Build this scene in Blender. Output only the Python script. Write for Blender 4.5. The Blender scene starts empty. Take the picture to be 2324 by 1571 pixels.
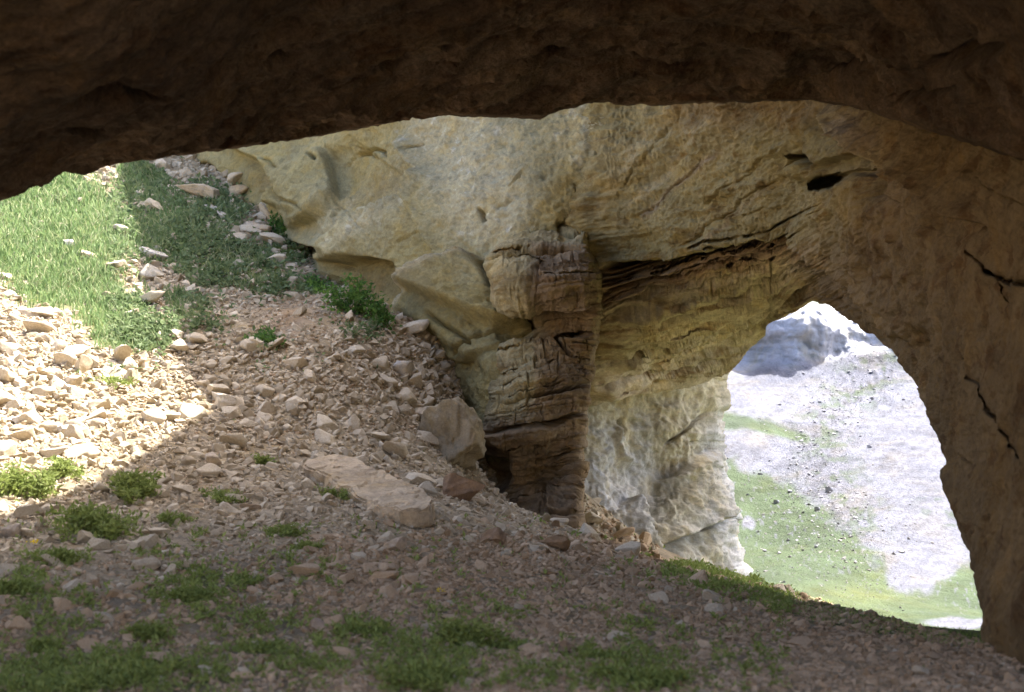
import bpy, bmesh, math, random
import numpy as np
from mathutils import Vector, Matrix
R = math.radians
rng = np.random.default_rng(7)
random.seed(7)
S = bpy.context.scene
COL = S.collection

# ------------------------------------------------------------------ camera, sky, sun, exposure
FPX = 2805.0; CX, CY = 1162.0, 785.5; PITCH = R(5.0); CAMZ = 1.6
cam_d = bpy.data.cameras.new('camera'); cam = bpy.data.objects.new('camera', cam_d); COL.objects.link(cam)
cam.location = (0, 0, CAMZ); cam.rotation_euler = (R(90) + PITCH, 0, 0)
cam_d.sensor_width = 36.0; cam_d.lens = 36.0 * FPX / 2324.0
cam_d.clip_start = 0.1; cam_d.clip_end = 3000
cam_d.dof.use_dof = True; cam_d.dof.focus_distance = 29.0; cam_d.dof.aperture_fstop = 1.5
S.camera = cam
SUN_EL, SUN_AZ = R(58), R(50)          # azimuth measured from +y towards +x
w = bpy.data.worlds.new('World'); S.world = w; w.use_nodes = True
nt = w.node_tree; bg = nt.nodes['Background']
sky = nt.nodes.new('ShaderNodeTexSky'); sky.sky_type = 'NISHITA'; sky.sun_disc = False
sky.sun_elevation = SUN_EL; sky.sun_rotation = SUN_AZ; sky.air_density = 0.7; sky.dust_density = 4.0; sky.ozone_density = 0.2
nt.links.new(sky.outputs[0], bg.inputs[0]); bg.inputs[1].default_value = 0.15
SD = np.array([math.sin(SUN_AZ) * math.cos(SUN_EL), math.cos(SUN_AZ) * math.cos(SUN_EL), math.sin(SUN_EL)])
sl = bpy.data.lights.new('sun', 'SUN'); sl.energy = 4.2; sl.angle = R(0.5); sl.color = (1.0, 0.965, 0.92)
so = bpy.data.objects.new('sun', sl); COL.objects.link(so); so.location = (10, 10, 60)
so.rotation_euler = Vector(SD).to_track_quat('Z', 'Y').to_euler()
S.view_settings.view_transform = 'Standard'; S.view_settings.look = 'None'
S.view_settings.exposure = 2.6; S.view_settings.gamma = 1.0
S.render.engine = 'CYCLES'
S.cycles.max_bounces = 10; S.cycles.diffuse_bounces = 7; S.cycles.glossy_bounces = 2
S.cycles.use_denoising = True; S.cycles.sample_clamp_indirect = 8.0

# ------------------------------------------------------------------ maths helpers
cp, sp = math.cos(PITCH), math.sin(PITCH)
def W(px, py, d):
    px, py, d = np.broadcast_arrays(np.asarray(px, float), np.asarray(py, float), np.asarray(d, float))
    X = (px - CX) / FPX * d; U = (CY - py) / FPX * d
    return np.stack([X, d * cp - U * sp, d * sp + U * cp + CAMZ], -1)
_pr = np.random.default_rng(3); PERM = _pr.permutation(256); PERM = np.concatenate([PERM, PERM, PERM]); VAL = _pr.random(256) * 2 - 1
def vnoise(p):
    i = np.floor(p).astype(int); f = p - i; f = f * f * f * (f * (f * 6 - 15) + 10); i &= 255
    x, y, z = i[..., 0], i[..., 1], i[..., 2]
    def h(a, b, c): return VAL[PERM[PERM[PERM[(x + a) & 255] + ((y + b) & 255)] + ((z + c) & 255)]]
    fx, fy, fz = f[..., 0], f[..., 1], f[..., 2]
    l = lambda a, b, t: a + (b - a) * t
    return l(l(l(h(0,0,0), h(1,0,0), fx), l(h(0,1,0), h(1,1,0), fx), fy), l(l(h(0,0,1), h(1,0,1), fx), l(h(0,1,1), h(1,1,1), fx), fy), fz)
def fbm(p, octaves=4, gain=.5, off=0.0):
    p = np.asarray(p, float) + off; s = 0; a = 1.0; n = 0
    for k in range(octaves):
        s = s + a * vnoise(p); n += a; a *= gain; p = p * 2.03 + 17.3
    return s / n
def ridged(p, octaves=4, gain=.5, off=0.0):
    p = np.asarray(p, float) + off; s = 0; a = 1.0; n = 0
    for k in range(octaves):
        s = s + a * (1 - 2 * np.abs(vnoise(p))); n += a; a *= gain; p = p * 2.1 + 11.7
    return s / n
def sstep(a, b, x):
    t = np.clip((x - a) / (b - a), 0, 1); return t * t * (3 - 2 * t)
class TPS:
    def __init__(s, P, v, sc=1.0, lam=1e-6):
        s.sc = sc; P = np.asarray(P, float) / sc; v = np.asarray(v, float); n = len(P)
        K = s.k(np.linalg.norm(P[:, None] - P[None], axis=2)) + lam * np.eye(n)
        Q = np.hstack([np.ones((n, 1)), P]); A = np.zeros((n + 3, n + 3)); A[:n, :n] = K; A[:n, n:] = Q; A[n:, :n] = Q.T
        s.w = np.linalg.solve(A, np.concatenate([v, np.zeros(3)])); s.P = P
    def k(s, r): return np.where(r > 1e-9, r * r * np.log(np.maximum(r, 1e-9)), 0)
    def __call__(s, x, y):
        sh = np.shape(x); X = np.stack([np.ravel(x), np.ravel(y)], -1) / s.sc; out = np.empty(len(X))
        for i in range(0, len(X), 20000):
            q = X[i:i + 20000]
            out[i:i + 20000] = s.k(np.linalg.norm(q[:, None] - s.P[None], axis=2)) @ s.w[:len(s.P)] + s.w[-3] + q @ s.w[-2:]
        return out.reshape(sh)
def curve(pts, t):            # piecewise smooth interpolation of rows over first column
    pts = np.asarray(pts, float); x = pts[:, 0]
    res = []
    for c in range(1, pts.shape[1]):
        y = pts[:, c]; m = np.gradient(y, x)
        i = np.clip(np.searchsorted(x, t) - 1, 0, len(x) - 2); h = x[i + 1] - x[i]; u = np.clip((t - x[i]) / h, 0, 1)
        sec = (y[i + 1] - y[i]) / h
        m0 = np.where(m[i] * sec <= 0, 0, m[i]); m1 = np.where(m[i + 1] * sec <= 0, 0, m[i + 1])
        res.append((2*u**3 - 3*u**2 + 1) * y[i] + (u**3 - 2*u**2 + u) * h * m0 + (-2*u**3 + 3*u**2) * y[i + 1] + (u**3 - u**2) * h * m1)
    return res[0] if len(res) == 1 else res
def sdist(px, py, poly):      # signed distance to a polyline (positive = below when drawn left to right) and an end taper
    best = np.full(px.shape, 1e9); sign = np.ones(px.shape); tt = np.zeros(px.shape); L0 = 0
    P = np.asarray(poly, float); tot = np.sum(np.linalg.norm(np.diff(P, axis=0), axis=1))
    for a, b in zip(P[:-1], P[1:]):
        d = b - a; L = np.hypot(*d)
        u = np.clip(((px - a[0]) * d[0] + (py - a[1]) * d[1]) / (L * L), 0, 1)
        r = np.hypot(px - a[0] - u * d[0], py - a[1] - u * d[1]); m = r < best
        sg = np.sign(d[0] * (py - a[1]) - d[1] * (px - a[0])); best = np.where(m, r, best); sign = np.where(m, sg, sign); tt = np.where(m, (L0 + u * L) / tot, tt); L0 += L
    tap = sstep(0, .12, tt) * sstep(1, .88, tt)
    return best * sign, tap

# ------------------------------------------------------------------ mesh and material helpers
def mesh_np(name, V, F, mat=None, smooth=True, col=None, parent=None, link=True):
    V = np.asarray(V, np.float32).reshape(-1, 3); F = np.asarray(F, np.int32)
    me = bpy.data.meshes.new(name); n, k = F.shape
    me.vertices.add(len(V)); me.vertices.foreach_set('co', V.ravel())
    me.loops.add(n * k); me.loops.foreach_set('vertex_index', F.ravel())
    me.polygons.add(n); me.polygons.foreach_set('loop_start', np.arange(0, n * k, k, dtype=np.int32))
    me.update(calc_edges=True)
    if smooth: me.polygons.foreach_set('use_smooth', np.ones(n, bool))
    else: me.polygons.foreach_set('use_smooth', np.zeros(n, bool))
    if col is not None:
        a = me.color_attributes.new('Col', 'FLOAT_COLOR', 'POINT')
        c = np.ones((len(V), 4), np.float32); c[:, :3] = np.clip(np.asarray(col).reshape(-1, 3), 0.004, .9); a.data.foreach_set('color', c.ravel())
    me.validate(clean_customdata=False)
    if mat: me.materials.append(mat)
    if not link: return me
    o = bpy.data.objects.new(name, me); COL.objects.link(o)
    if parent: o.parent = parent
    return o
def gridfaces(nu, nv, flip=False):
    i = np.arange((nu - 1) * (nv - 1)); a = (i // (nv - 1)) * nv + i % (nv - 1)
    f = np.stack([a, a + 1, a + nv + 1, a + nv], -1)
    return f[:, ::-1] if flip else f
def tag(o, label=None, cat=None, group=None, kind=None):
    if label: o['label'] = label
    if cat: o['category'] = cat
    if group: o['group'] = group
    if kind: o['kind'] = kind
    return o
def gnormals(P):
    du = np.gradient(P, axis=0); dv = np.gradient(P, axis=1); n = np.cross(du, dv); n /= np.linalg.norm(n, axis=-1, keepdims=True) + 1e-12
    s = np.sum(n * (P - np.array([0, 0, CAMZ])), -1); return n * np.where(s > 0, -1, 1)[..., None]     # facing the cave mouth

def mat_base(name):
    m = bpy.data.materials.new(name); m.use_nodes = True; nt = m.node_tree; b = nt.nodes['Principled BSDF']
    b.inputs['Roughness'].default_value = .95; b.inputs['Specular IOR Level'].default_value = .15
    return m, nt, b
def N(nt, t, **kw):
    n = nt.nodes.new(t)
    for k, v in kw.items():
        if k in n.inputs: n.inputs[k].default_value = v
        else: setattr(n, k, v)
    return n
def tex(nt, scale, detail=6, rough=.6, vec=None, stretch=None, dist=0.0, rot=None):
    n = N(nt, 'ShaderNodeTexNoise', Scale=scale, Detail=detail, Roughness=rough, Distortion=dist)
    co = nt.nodes.new('ShaderNodeTexCoord')
    if stretch:
        mp = nt.nodes.new('ShaderNodeMapping'); mp.inputs['Scale'].default_value = stretch
        if rot: mp.inputs['Rotation'].default_value = rot
        nt.links.new(co.outputs['Object'], mp.inputs[0]); nt.links.new(mp.outputs[0], n.inputs['Vector'])
    else: nt.links.new(co.outputs['Object'], n.inputs['Vector'])
    return n.outputs['Fac']
def ramp(nt, fac, stops):
    r = nt.nodes.new('ShaderNodeValToRGB'); e = r.color_ramp.elements
    while len(e) < len(stops): e.new(.5)
    for x, (p, c) in zip(e, stops): x.position = p; x.color = (*c, 1) if len(c) == 3 else c
    nt.links.new(fac, r.inputs[0]); return r.outputs[0]
def mixc(nt, a, b, fac, mode='MIX'):
    m = nt.nodes.new('ShaderNodeMix'); m.data_type = 'RGBA'; m.blend_type = mode
    for s, v in ((m.inputs[6], a), (m.inputs[7], b), (m.inputs[0], fac)):
        if hasattr(v, 'is_linked') or hasattr(v, 'links'): nt.links.new(v, s)
        elif isinstance(v, tuple): s.default_value = (*v, 1)
        else: s.default_value = v
    return m.outputs[2]
def g(v): return (v, v, v)
def rock_mat(name, s=1.0, stretch=None, rot=None, contrast=1.0, bump=.05, lines=0.5, stain=(.55, .42, .30)):
    m, nt, b = mat_base(name); at = N(nt, 'ShaderNodeAttribute', attribute_name='Col')
    c = at.outputs['Color']
    k = contrast
    c = mixc(nt, c, ramp(nt, tex(nt, .55 * s, 5, .6), [(.3, g(1 - .30 * k)), (.7, g(1 + .22 * k))]), 1.0, 'MULTIPLY')
    c = mixc(nt, c, ramp(nt, tex(nt, 3.2 * s, 7, .68, dist=.6), [(.28, g(1 - .42 * k)), (.5, g(1.0)), (.75, g(1 + .25 * k))]), 1.0, 'MULTIPLY')
    c = mixc(nt, c, ramp(nt, tex(nt, 14 * s, 5, .75), [(.3, g(1 - .4 * k)), (.7, g(1 + .3 * k))]), .9, 'MULTIPLY')
    if stretch:
        c = mixc(nt, c, ramp(nt, tex(nt, 1.6 * s, 6, .65, stretch=stretch, rot=rot, dist=.4), [(.36, stain), (.47, (1, 1, 1)), (.7, g(1.15))]), lines, 'MULTIPLY')
    # ochre and grey drifts
    c = mixc(nt, c, ramp(nt, tex(nt, .8 * s, 4, .7, stretch=(1.3, 1.1, .8), dist=1.0), [(.35, (1.08, .99, .78)), (.5, (1, 1, 1)), (.68, (.96, .98, 1.03))]), .8, 'MULTIPLY')
    nt.links.new(c, b.inputs['Base Color'])
    bm = N(nt, 'ShaderNodeBump', Strength=.8, Distance=bump); nt.links.new(tex(nt, 6 * s, 9, .72, stretch=stretch, rot=rot), bm.inputs['Height'])
    b2 = N(nt, 'ShaderNodeBump', Strength=.7, Distance=bump * .5); nt.links.new(tex(nt, 24 * s, 4, .7), b2.inputs['Height']); nt.links.new(bm.outputs[0], b2.inputs['Normal'])
    nt.links.new(b2.outputs[0], b.inputs['Normal'])
    return m
M_cliff = rock_mat('cliff_limestone', .8, contrast=.75, bump=.06)
M_pillar = rock_mat('layered_limestone', .9, (.35, .35, 2.2), (R(0), R(-8), 0), .8, .05, .55)
M_bridge = rock_mat('bedded_limestone', .8, (.5, 1.1, 2.0), (0, R(-8), 0), .75, .06, .75)
M_roof = rock_mat('cave_roof_limestone', 1.0, (.5, 1.1, 1.6), (0, R(10), R(15)), 1.1, .13, .8)
M_pale = rock_mat('pale_limestone', .8, (1.2, 1.0, .7), (0, R(35), 0), .75, .06, .35, (.6, .55, .5))

def stone_mat(name, lo, hi, sc=7):
    m, nt, b = mat_base(name); oi = nt.nodes.new('ShaderNodeNewGeometry')
    c = ramp(nt, oi.outputs['Random Per Island'], [(0, lo), (.5, tuple((a + d) / 2 for a, d in zip(lo, hi))), (1, hi)])
    c = mixc(nt, c, ramp(nt, tex(nt, sc, 5, .7), [(.3, (.72, .66, .58)), (.7, g(1.12))]), .9, 'MULTIPLY')
    nt.links.new(c, b.inputs['Base Color'])
    bm = N(nt, 'ShaderNodeBump', Strength=.6, Distance=.02); nt.links.new(tex(nt, 22, 5, .7), bm.inputs['Height']); nt.links.new(bm.outputs[0], b.inputs['Normal'])
    return m
M_stone = stone_mat('scree_stone', (.29, .24, .165), (.49, .425, .325))
M_brown = stone_mat('brown_rubble_stone', (.25, .175, .105), (.47, .355, .24))
M_stone_far = stone_mat('slope_boulder', (.24, .24, .28), (.36, .36, .40), 2)
M_boulder = rock_mat('boulder_stone', 1.6, contrast=.7, bump=.03)
def leaf_mat(name, a, b_, tr=.35):
    m, nt, b = mat_base(name); oi = nt.nodes.new('ShaderNodeNewGeometry')
    c = ramp(nt, oi.outputs['Random Per Island'], [(0, a), (1, b_)])
    nt.links.new(c, b.inputs['Base Color']); b.inputs['Roughness'].default_value = .7
    t = nt.nodes.new('ShaderNodeBsdfTranslucent'); nt.links.new(c, t.inputs[0]); mx = nt.nodes.new('ShaderNodeMixShader'); mx.inputs[0].default_value = tr
    nt.links.new(b.outputs[0], mx.inputs[1]); nt.links.new(t.outputs[0], mx.inputs[2]); nt.links.new(mx.outputs[0], nt.nodes['Material Output'].inputs[0])
    return m
M_leaf = leaf_mat('herb_leaf', (.14, .18, .04), (.27, .32, .10))
M_nettle = leaf_mat('bush_leaf', (.05, .12, .03), (.12, .22, .05))
M_grass = leaf_mat('grass_blade', (.10, .165, .055), (.21, .285, .12))
M_dry = leaf_mat('dry_grass_blade', (.22, .26, .12), (.40, .40, .24))
M_herb = leaf_mat('slope_herb_leaf', (.09, .135, .055), (.20, .25, .12))
M_stem = leaf_mat('plant_stem', (.08, .11, .03), (.12, .14, .05), .1)
M_flower = leaf_mat('yellow_petal', (.7, .5, .02), (.8, .62, .03), .2)

# ------------------------------------------------------------------ near ground as one height field
GC = [(1162,1571,8.3),(500,1571,8.7),(0,1571,9.2),(1750,1571,8.4),(2324,1571,8.9),(2250,1462,12.0),(2050,1425,14.0),(1850,1382,17.0),(1700,1345,19.5),(1560,1312,22.5),
      (1440,1270,25.0),(1320,1228,26.2),(1200,1165,26.6),(1100,1112,26.8),(1060,1010,29.2),(1130,1142,28.8),(1105,1128,30.2),(1200,1190,28.0),(1060,835,31.2),(950,775,33.0),(850,700,36.0),(730,635,39.0),(640,530,43.5),(440,358,52.0),
      (265,385,50.0),(0,450,45.0),(0,700,30.5),(200,700,32.0),(0,1000,20.0),(0,1200,15.2),(0,1350,12.2),(490,930,25.0),(300,1000,21.5),(600,1100,19.3),(850,1130,19.5),(850,900,27.0),(600,700,35.0),(400,600,38.0),
      (1162,1350,13.8),(700,1400,11.6),(1700,1455,12.3),(1000,1230,17.2),(1350,1400,12.8),(300,1250,14.4),(-300,1571,9.5),(-500,1000,18.0),(-500,500,38.0),(1162,1900,5.2),(0,2000,5.0),(2400,1900,5.0),
      (1500,1277,31.0),(1560,1290,36.0),(1690,1322,36.0),(1500,1262,36.0)]
GP = np.array([W(*c) for c in GC])
extra = np.array([(0,0,-.05),(-8,0,.3),(8,0,-.2),(0,-10,.4),(0,-20,3.5),(0,-29,9),(-20,-24,7),(-30,-28,12),(20,-22,5),(30,-28,10),(12,-10,.6),(-15,5,1.5),(15,5,-.6),(-30,20,6),(-30,50,17),(-20,75,26),(0,60,20),(-45,10,8),(12,20,-2.6),(14,28,-3.9),(20,22,-4.5),(11,40,-4.4),(22,45,-7.5),(18,60,-8.5),(40,40,-9),(40,0,-3),(6,48,-3.2),(10,80,-7),(40,90,-9),(-10,58,19)])  # points behind the viewer raise an added, unseen slope to bounce warm light
GP = np.vstack([GP, extra])
gt = TPS(GP[:, :2], GP[:, 2], 20.0, 1e-4)
def axis(lo, hi, a, b, fine, grow=1.12):
    c = list(np.arange(a, b + 1e-6, fine)); s = fine; x = b
    while x < hi: s *= grow; x += s; c.append(x)
    s = fine; x = a; l = []
    while x > lo: s *= grow; x -= s; l.append(x)
    return np.array(l[::-1] + c)
gx = axis(-60, 60, -20, 13, .11); gy = axis(-30, 100, 6.5, 52, .13)
GX, GY = np.meshgrid(gx, gy, indexing='ij')
_cx = np.linspace(-61, 61, 245); _cy = np.linspace(-31, 101, 265); _CX, _CY = np.meshgrid(_cx, _cy, indexing='ij'); _CZ = gt(_CX, _CY)
def gz(x, y):
    x = np.clip(x, -60.5, 60.5); y = np.clip(y, -30.5, 100.5)
    fx = (x + 61) / .5; fy = (y + 31) / .5; i = np.clip(fx.astype(int), 0, 243); j = np.clip(fy.astype(int), 0, 263); u = fx - i; v = fy - j
    z = _CZ[i, j] * (1-u) * (1-v) + _CZ[i+1, j] * u * (1-v) + _CZ[i, j+1] * (1-u) * v + _CZ[i+1, j+1] * u * v
    p = np.stack([x, y, 0 * x], -1)
    sc = np.clip((y - 6) / 20, .35, 1.0)
    z = z - .6 * np.maximum(0, y - 38.5) * sstep(2.5, 6, x)
    return z + .22 * fbm(p * .5, 3) * sc + .07 * fbm(p * 2.2, 3) * sc
def project(P):
    P = np.asarray(P); y, z = P[..., 1], P[..., 2] - CAMZ
    d = y * cp + z * sp; U = z * cp - y * sp
    return CX + P[..., 0] / d * FPX, CY - U / d * FPX, d
def hit(px, py):               # first point of the ground along a line of sight
    px = np.atleast_1d(np.asarray(px, float)); py = np.atleast_1d(np.asarray(py, float)); ds = 5 * (14 ** np.linspace(0, 1, 260))
    out = np.full(px.shape, np.nan); prev = None
    for d in ds:
        P = W(px, py, d); f = P[:, 2] - gz(P[:, 0], P[:, 1])
        if prev is not None:
            m = np.isnan(out) & (f <= 0) & (prev > 0); t = prev / (prev - f + 1e-9); out[m] = (dp + (d - dp) * t)[m]
        prev, dp = f, d
    P = W(px, py, np.nan_to_num(out, nan=30.0)); P[:, 2] = gz(P[:, 0], P[:, 1]); return P, ~np.isnan(out), out
GZ = gz(GX, GY)
GV = np.stack([GX, GY, GZ], -1)
GZ2 = GZ + .045 * ridged(GV * [3.1, 3.1, 1], 3) * np.clip((GY) / 20, .4, 1)
GV[..., 2] = GZ2
ppx, ppy, _ = project(GV)
# green cover: ellipses in the ground (centre seen at px,py) used for soil colour and for planting
GREEN = [(90,520,230,120,1.0),(30,430,200,60,1.),(150,640,140,70,.9),(300,760,110,45,.8),(240,700,120,60,.6),(330,430,60,45,.9),(400,540,120,60,1.),(520,600,130,60,.9),(430,690,70,40,.6),(600,640,90,45,.6),(300,390,40,25,.9),
         (460,1340,110,50,.5),(820,1440,120,45,.5),(950,1500,160,60,.6),(1400,1520,170,60,.55),(300,1525,260,45,.7),(100,1540,150,50,.7),(700,1500,130,60,.5),(60,1330,60,45,.5),(600,1420,160,50,.35),(1100,1400,140,40,.3),(1250,1540,120,40,.5),(1500,1440,160,40,.28),(380,1240,120,40,.25),(150,1400,120,50,.3),(1700,1500,120,40,.25),(700,1300,160,40,.28),(1650,1545,90,40,.3),(620,1290,120,40,.25),
         (1590,1300,110,22,1.),(1650,1325,110,18,1.),(1850,1385,110,18,1.),(2050,1428,110,18,1.),(2200,1456,80,16,1.),(1750,1350,120,20,.8),(1950,1405,140,22,.8),(2150,1445,110,20,.8),(230,860,80,30,.35),(830,760,60,30,.4),(600,780,50,20,.5),(650,570,80,36,.7),(460,480,100,60,.9),(700,655,50,22,.5),(480,745,60,20,.4)]
def green_at(px, py):
    s = np.zeros(px.shape)
    for cx_, cy_, rx, ry, a in GREEN:
        s = np.maximum(s, a * np.exp(-(((px - cx_) / rx) ** 2 + ((py - cy_) / ry) ** 2) ** 1.5))
    return s
gm = np.where(project(GV)[2] > 3, green_at(ppx, ppy), 0); gm = np.maximum(gm, sstep(12, 14, GX - (GY - 14) * .3) * 1.0 * (GY > 14)); gm = np.maximum(gm, sstep(38, 44, GY) * (GX > 2))
n1 = fbm(GV * 1.3, 4); gm = sstep(.25, .6, gm + .25 * n1)
soil = np.array([.34, .27, .175]) * (1 + .25 * fbm(GV * 4, 3)[..., None]); soil = soil + np.array([.06, .05, .045]) * fbm(GV * .4, 3, off=9)[..., None]
red = np.exp(-(((ppx - 650) / 70) ** 2 + ((ppy - 720) / 60) ** 2)) ; soil = soil * (1 - red[..., None] * np.array([.05, .15, .2]))
gcol = soil * (1 - gm[..., None]) + np.array([.10, .13, .035]) * gm[..., None]
M_ground = rock_mat('gravelly_soil', 2.2, contrast=.9, bump=.05)
tag(mesh_np('ground', GV, gridfaces(len(gx), len(gy), True), M_ground, col=gcol), 'stony brown soil of the scree slope inside the cave', kind='structure')

ZT = 17.0
def sunward(pts):              # where the light that reaches these floor points passes the hilltop
    q = hit([p[0] for p in pts], [p[1] for p in pts])[0]; return q + SD * ((ZT - q[:, 2:3]) / SD[2])
T_near = sunward([(0,1185),(160,1120),(300,1050),(420,970),(492,928)]); T_far = sunward([(492,928),(412,860),(400,800),(340,700),(280,480),(265,385)])
open('/tmp/ap.txt','w').write(str((T_near.round(1).tolist(), T_far.round(1).tolist()))) #('APERTURE', T_near.round(1).tolist(), T_far.round(1).tolist())
# ------------------------------------------------------------------ far cliff to the left of the pillar
def masked_noise(P, amp, f, octv=5, off=0): return amp * fbm(P * f, octv, off=off)
def crack(acc, px, py, poly, wd, dep, jitter=0):
    s, t = sdist(px, py, poly); s = s + jitter
    return acc - dep * t * np.exp(-(s / wd) ** 2)
def ledge(acc, px, py, poly, ap, an, fp, fn, soft=5.0):
    s, t = sdist(px, py, poly); m = sstep(-soft, soft, s)
    e = m * ap * np.exp(-np.abs(s) / fp) + (1 - m) * an * np.exp(-np.abs(s) / fn)
    return acc + t * e
def relax(P, px, py, nse=3.0):
    return px + nse * 0, py
uu = np.arange(360, 1475, 3.0); vv = np.arange(120, 1180, 3.0)
PX, PY = np.meshgrid(uu, vv, indexing='ij')
BC = [(440,355,52),(640,525,43.6),(730,633,39),(850,695,36.2),(940,762,33),(1060,832,30.3),(1130,850,29.4),(1180,900,29.4),(1100,1000,29.8),(1000,850,31.5),(1100,900,29.7),(900,800,35),(850,740,36.6),(790,690,38.2),(500,340,50.5),(700,310,43),(960,270,37),(1160,265,34),(1430,240,31),
      (900,500,35.8),(1100,450,33),(1250,480,31.2),(1330,350,31.2),(560,700,60),(760,850,50),(950,950,40),(1100,1130,33),(360,300,60),(360,600,70),(500,150,52),(900,120,38),(1430,120,31.5),(1400,520,31),(1250,800,31),(1400,900,33),(1300,1100,31.5),
      (600,420,44.5),(700,480,40.2),(800,560,37.5),(850,640,36.8),(1000,600,33.5),(800,400,40.5)]
bt = TPS([c[:2] for c in BC], np.log([c[2] for c in BC]), 400, 1e-5)
wx = PX + 5 * fbm(np.stack([PX, PY, 0 * PX], -1) / 45, 3, off=3); wy = PY + 5 * fbm(np.stack([PX, PY, 0 * PX], -1) / 45, 3, off=7)
D = np.exp(bt(PX, PY)); P0 = W(PX, PY, D); Nn = gnormals(P0)
a = np.zeros(PX.shape)
R1 = [(735,330),(751,404),(754,435),(693,487),(655,528)]
R2 = [(960,380),(957,425),(919,446),(830,490),(737,556),(718,582)]
R3 = [(900,300),(955,404),(943,473),(984,528),(1022,607),(1040,650)]
R4 = [(712,596),(796,586),(864,583),(916,600),(945,660),(1000,690)]
DE = [(1112,588),(1101,600),(1036,641),(971,703),(943,745)]
a = ledge(a, wx, wy, R1[::-1], -.35, .3, 60, 60, 9)
a = ledge(a, wx, wy, R2[::-1], .45, -.55, 70, 70, 7)
a = ledge(a, wx, wy, R3, -.1, .55, 60, 30)
a = ledge(a, wx, wy, R4, -.9, .2, 60, 50)
a = ledge(a, wx, wy, DE[::-1], 1.1, -.35, 120, 30)
a = ledge(a, wx, wy, [(943,745),(985,800),(1060,826),(1150,800)], -.1, .15, 40, 40)
a = ledge(a, wx, wy, [(1430,225),(1330,345),(1262,440),(1200,520),(1108,590)], .02, -.0, 40, 10)
a = ledge(a, wx, wy, [(655,545),(690,560),(725,568)], -1.2, .1, 30, 20)
a = ledge(a, wx, wy, [(520,330),(600,370),(625,420),(610,470)], -.6, .5, 60, 40)
a = ledge(a, wx, wy, [(950,690),(1040,720),(1120,760),(1200,770)], -.2, .4, 40, 40)
a = crack(a, wx, wy, [(458,372),(475,382),(485,400)], 7, 1.6)
a = crack(a, wx, wy, [(1098,480),(1103,498),(1108,510)], 3.5, .8)
a = crack(a, wx, wy, [(628,420),(636,440),(650,462)], 3, .5)
a = crack(a, wx, wy, [(704,350),(716,362),(726,372)], 3, .5)
a = crack(a, wx, wy, [(800,352),(850,338),(866,345),(872,360)], 3, .5)
a = crack(a, wx, wy, [(1108,604),(1118,627),(1132,645),(1139,686),(1159,707),(1211,712)], 9, 1.3)
a = crack(a, wx, wy, [(1000,650),(1060,632),(1120,600)], 2.5, .15)
a = crack(a, wx, wy, [(1010,735),(1030,755),(1060,770),(1090,800)], 3, .35)
a = crack(a, wx, wy, [(1040,810),(1080,785),(1140,765),(1190,760)], 3, .4)
for _ in range(26):
    x0, y0 = random.uniform(560, 1320), random.uniform(270, 700); an = random.uniform(-.9, -.3) if random.random() < .6 else random.uniform(.5, 1.3); L = random.uniform(25, 80)
    pl = [(x0 + L * k / 4 * math.cos(an) + random.uniform(-4, 4), y0 + L * k / 4 * math.sin(an) + random.uniform(-4, 4)) for k in range(5)]
    a = crack(a, wx, wy, pl, random.uniform(1.5, 2.6), random.uniform(.08, .3))
near_s = .9
a += .30 * fbm(P0 * .32, 3) + .11 * ridged(P0 * 1.1, 4, off=5) + .08 * fbm(P0 * 4.2, 4, .6) + .05 * ridged(P0 * 9, 2)
P = P0 + Nn * a[..., None]
pale = np.array([.305, .27, .15]); yel = np.array([.27, .222, .088]); brn = np.array([.20, .14, .06])
def blob(cx_, cy_, rx, ry, ang=0):
    c, s_ = math.cos(R(ang)), math.sin(R(ang)); dx = wx - cx_; dy = wy - cy_; return np.exp(-(((dx * c + dy * s_) / rx) ** 2 + ((-dx * s_ + dy * c) / ry) ** 2))
t = np.clip(.5 + .6 * fbm(P0 * .5, 4, off=21), 0, 1)
colr = yel * (1 - t[..., None]) + pale * t[..., None]
wm = np.clip(blob(1060,360,160,130) + blob(1000,280,70,40) + blob(1120,500,80,80) + blob(730,500,60,35,-35) + blob(1350,290,80,60, -50) + blob(830,520,90,22,-35), 0, 1)[..., None]
colr = colr * (1 - .6 * wm) + np.array([.43, .395, .275]) * .6 * wm
bm_ = np.clip(blob(870,650,110,45,20) + .6 * blob(860,415,70,40) + .7 * blob(585,405,45,35) + .5 * blob(1010,690,50,40) + .6 * blob(800,440,60,20,-20), 0, 1)[..., None] * np.clip(.75 + .5 * fbm(P0 * 2, 3), 0, 1)[..., None]
colr = colr * (1 - bm_ * .75) + brn * bm_ * .75
s_, tp = sdist(wx, wy, DE[::-1]); lit_edge = (.75 * tp * np.exp(-((s_ - 6) / 8) ** 2))[..., None]; colr = colr * (1 - lit_edge) + np.array([.44, .38, .25]) * lit_edge  # pale line paints the lit upper edge of the diamond-shaped slab
sp_ = sstep(.28, .5, fbm(P0 * 3.0, 4, .65, off=31)) * wm[..., 0]; colr = colr * (1 - sp_[..., None]) + np.array([.50, .48, .38]) * sp_[..., None]
# cut the sheet along its right-hand edge, which curls back behind the pillar and the bridge
xr = curve([(100,1480),(235,1428),(345,1335),(440,1275),(510,1262),(600,1290),(700,1300),(1200,1300)], vv)
cut = PX - xr[None, :] ; back = np.clip(cut, 0, None)
ray = W(PX, PY, 1.0) - np.array([0, 0, CAMZ]); P = P + ray * (1 - np.exp(-back / 45))[..., None] * (.3 + 14 * sstep(500, 545, PY))[..., None]
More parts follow.
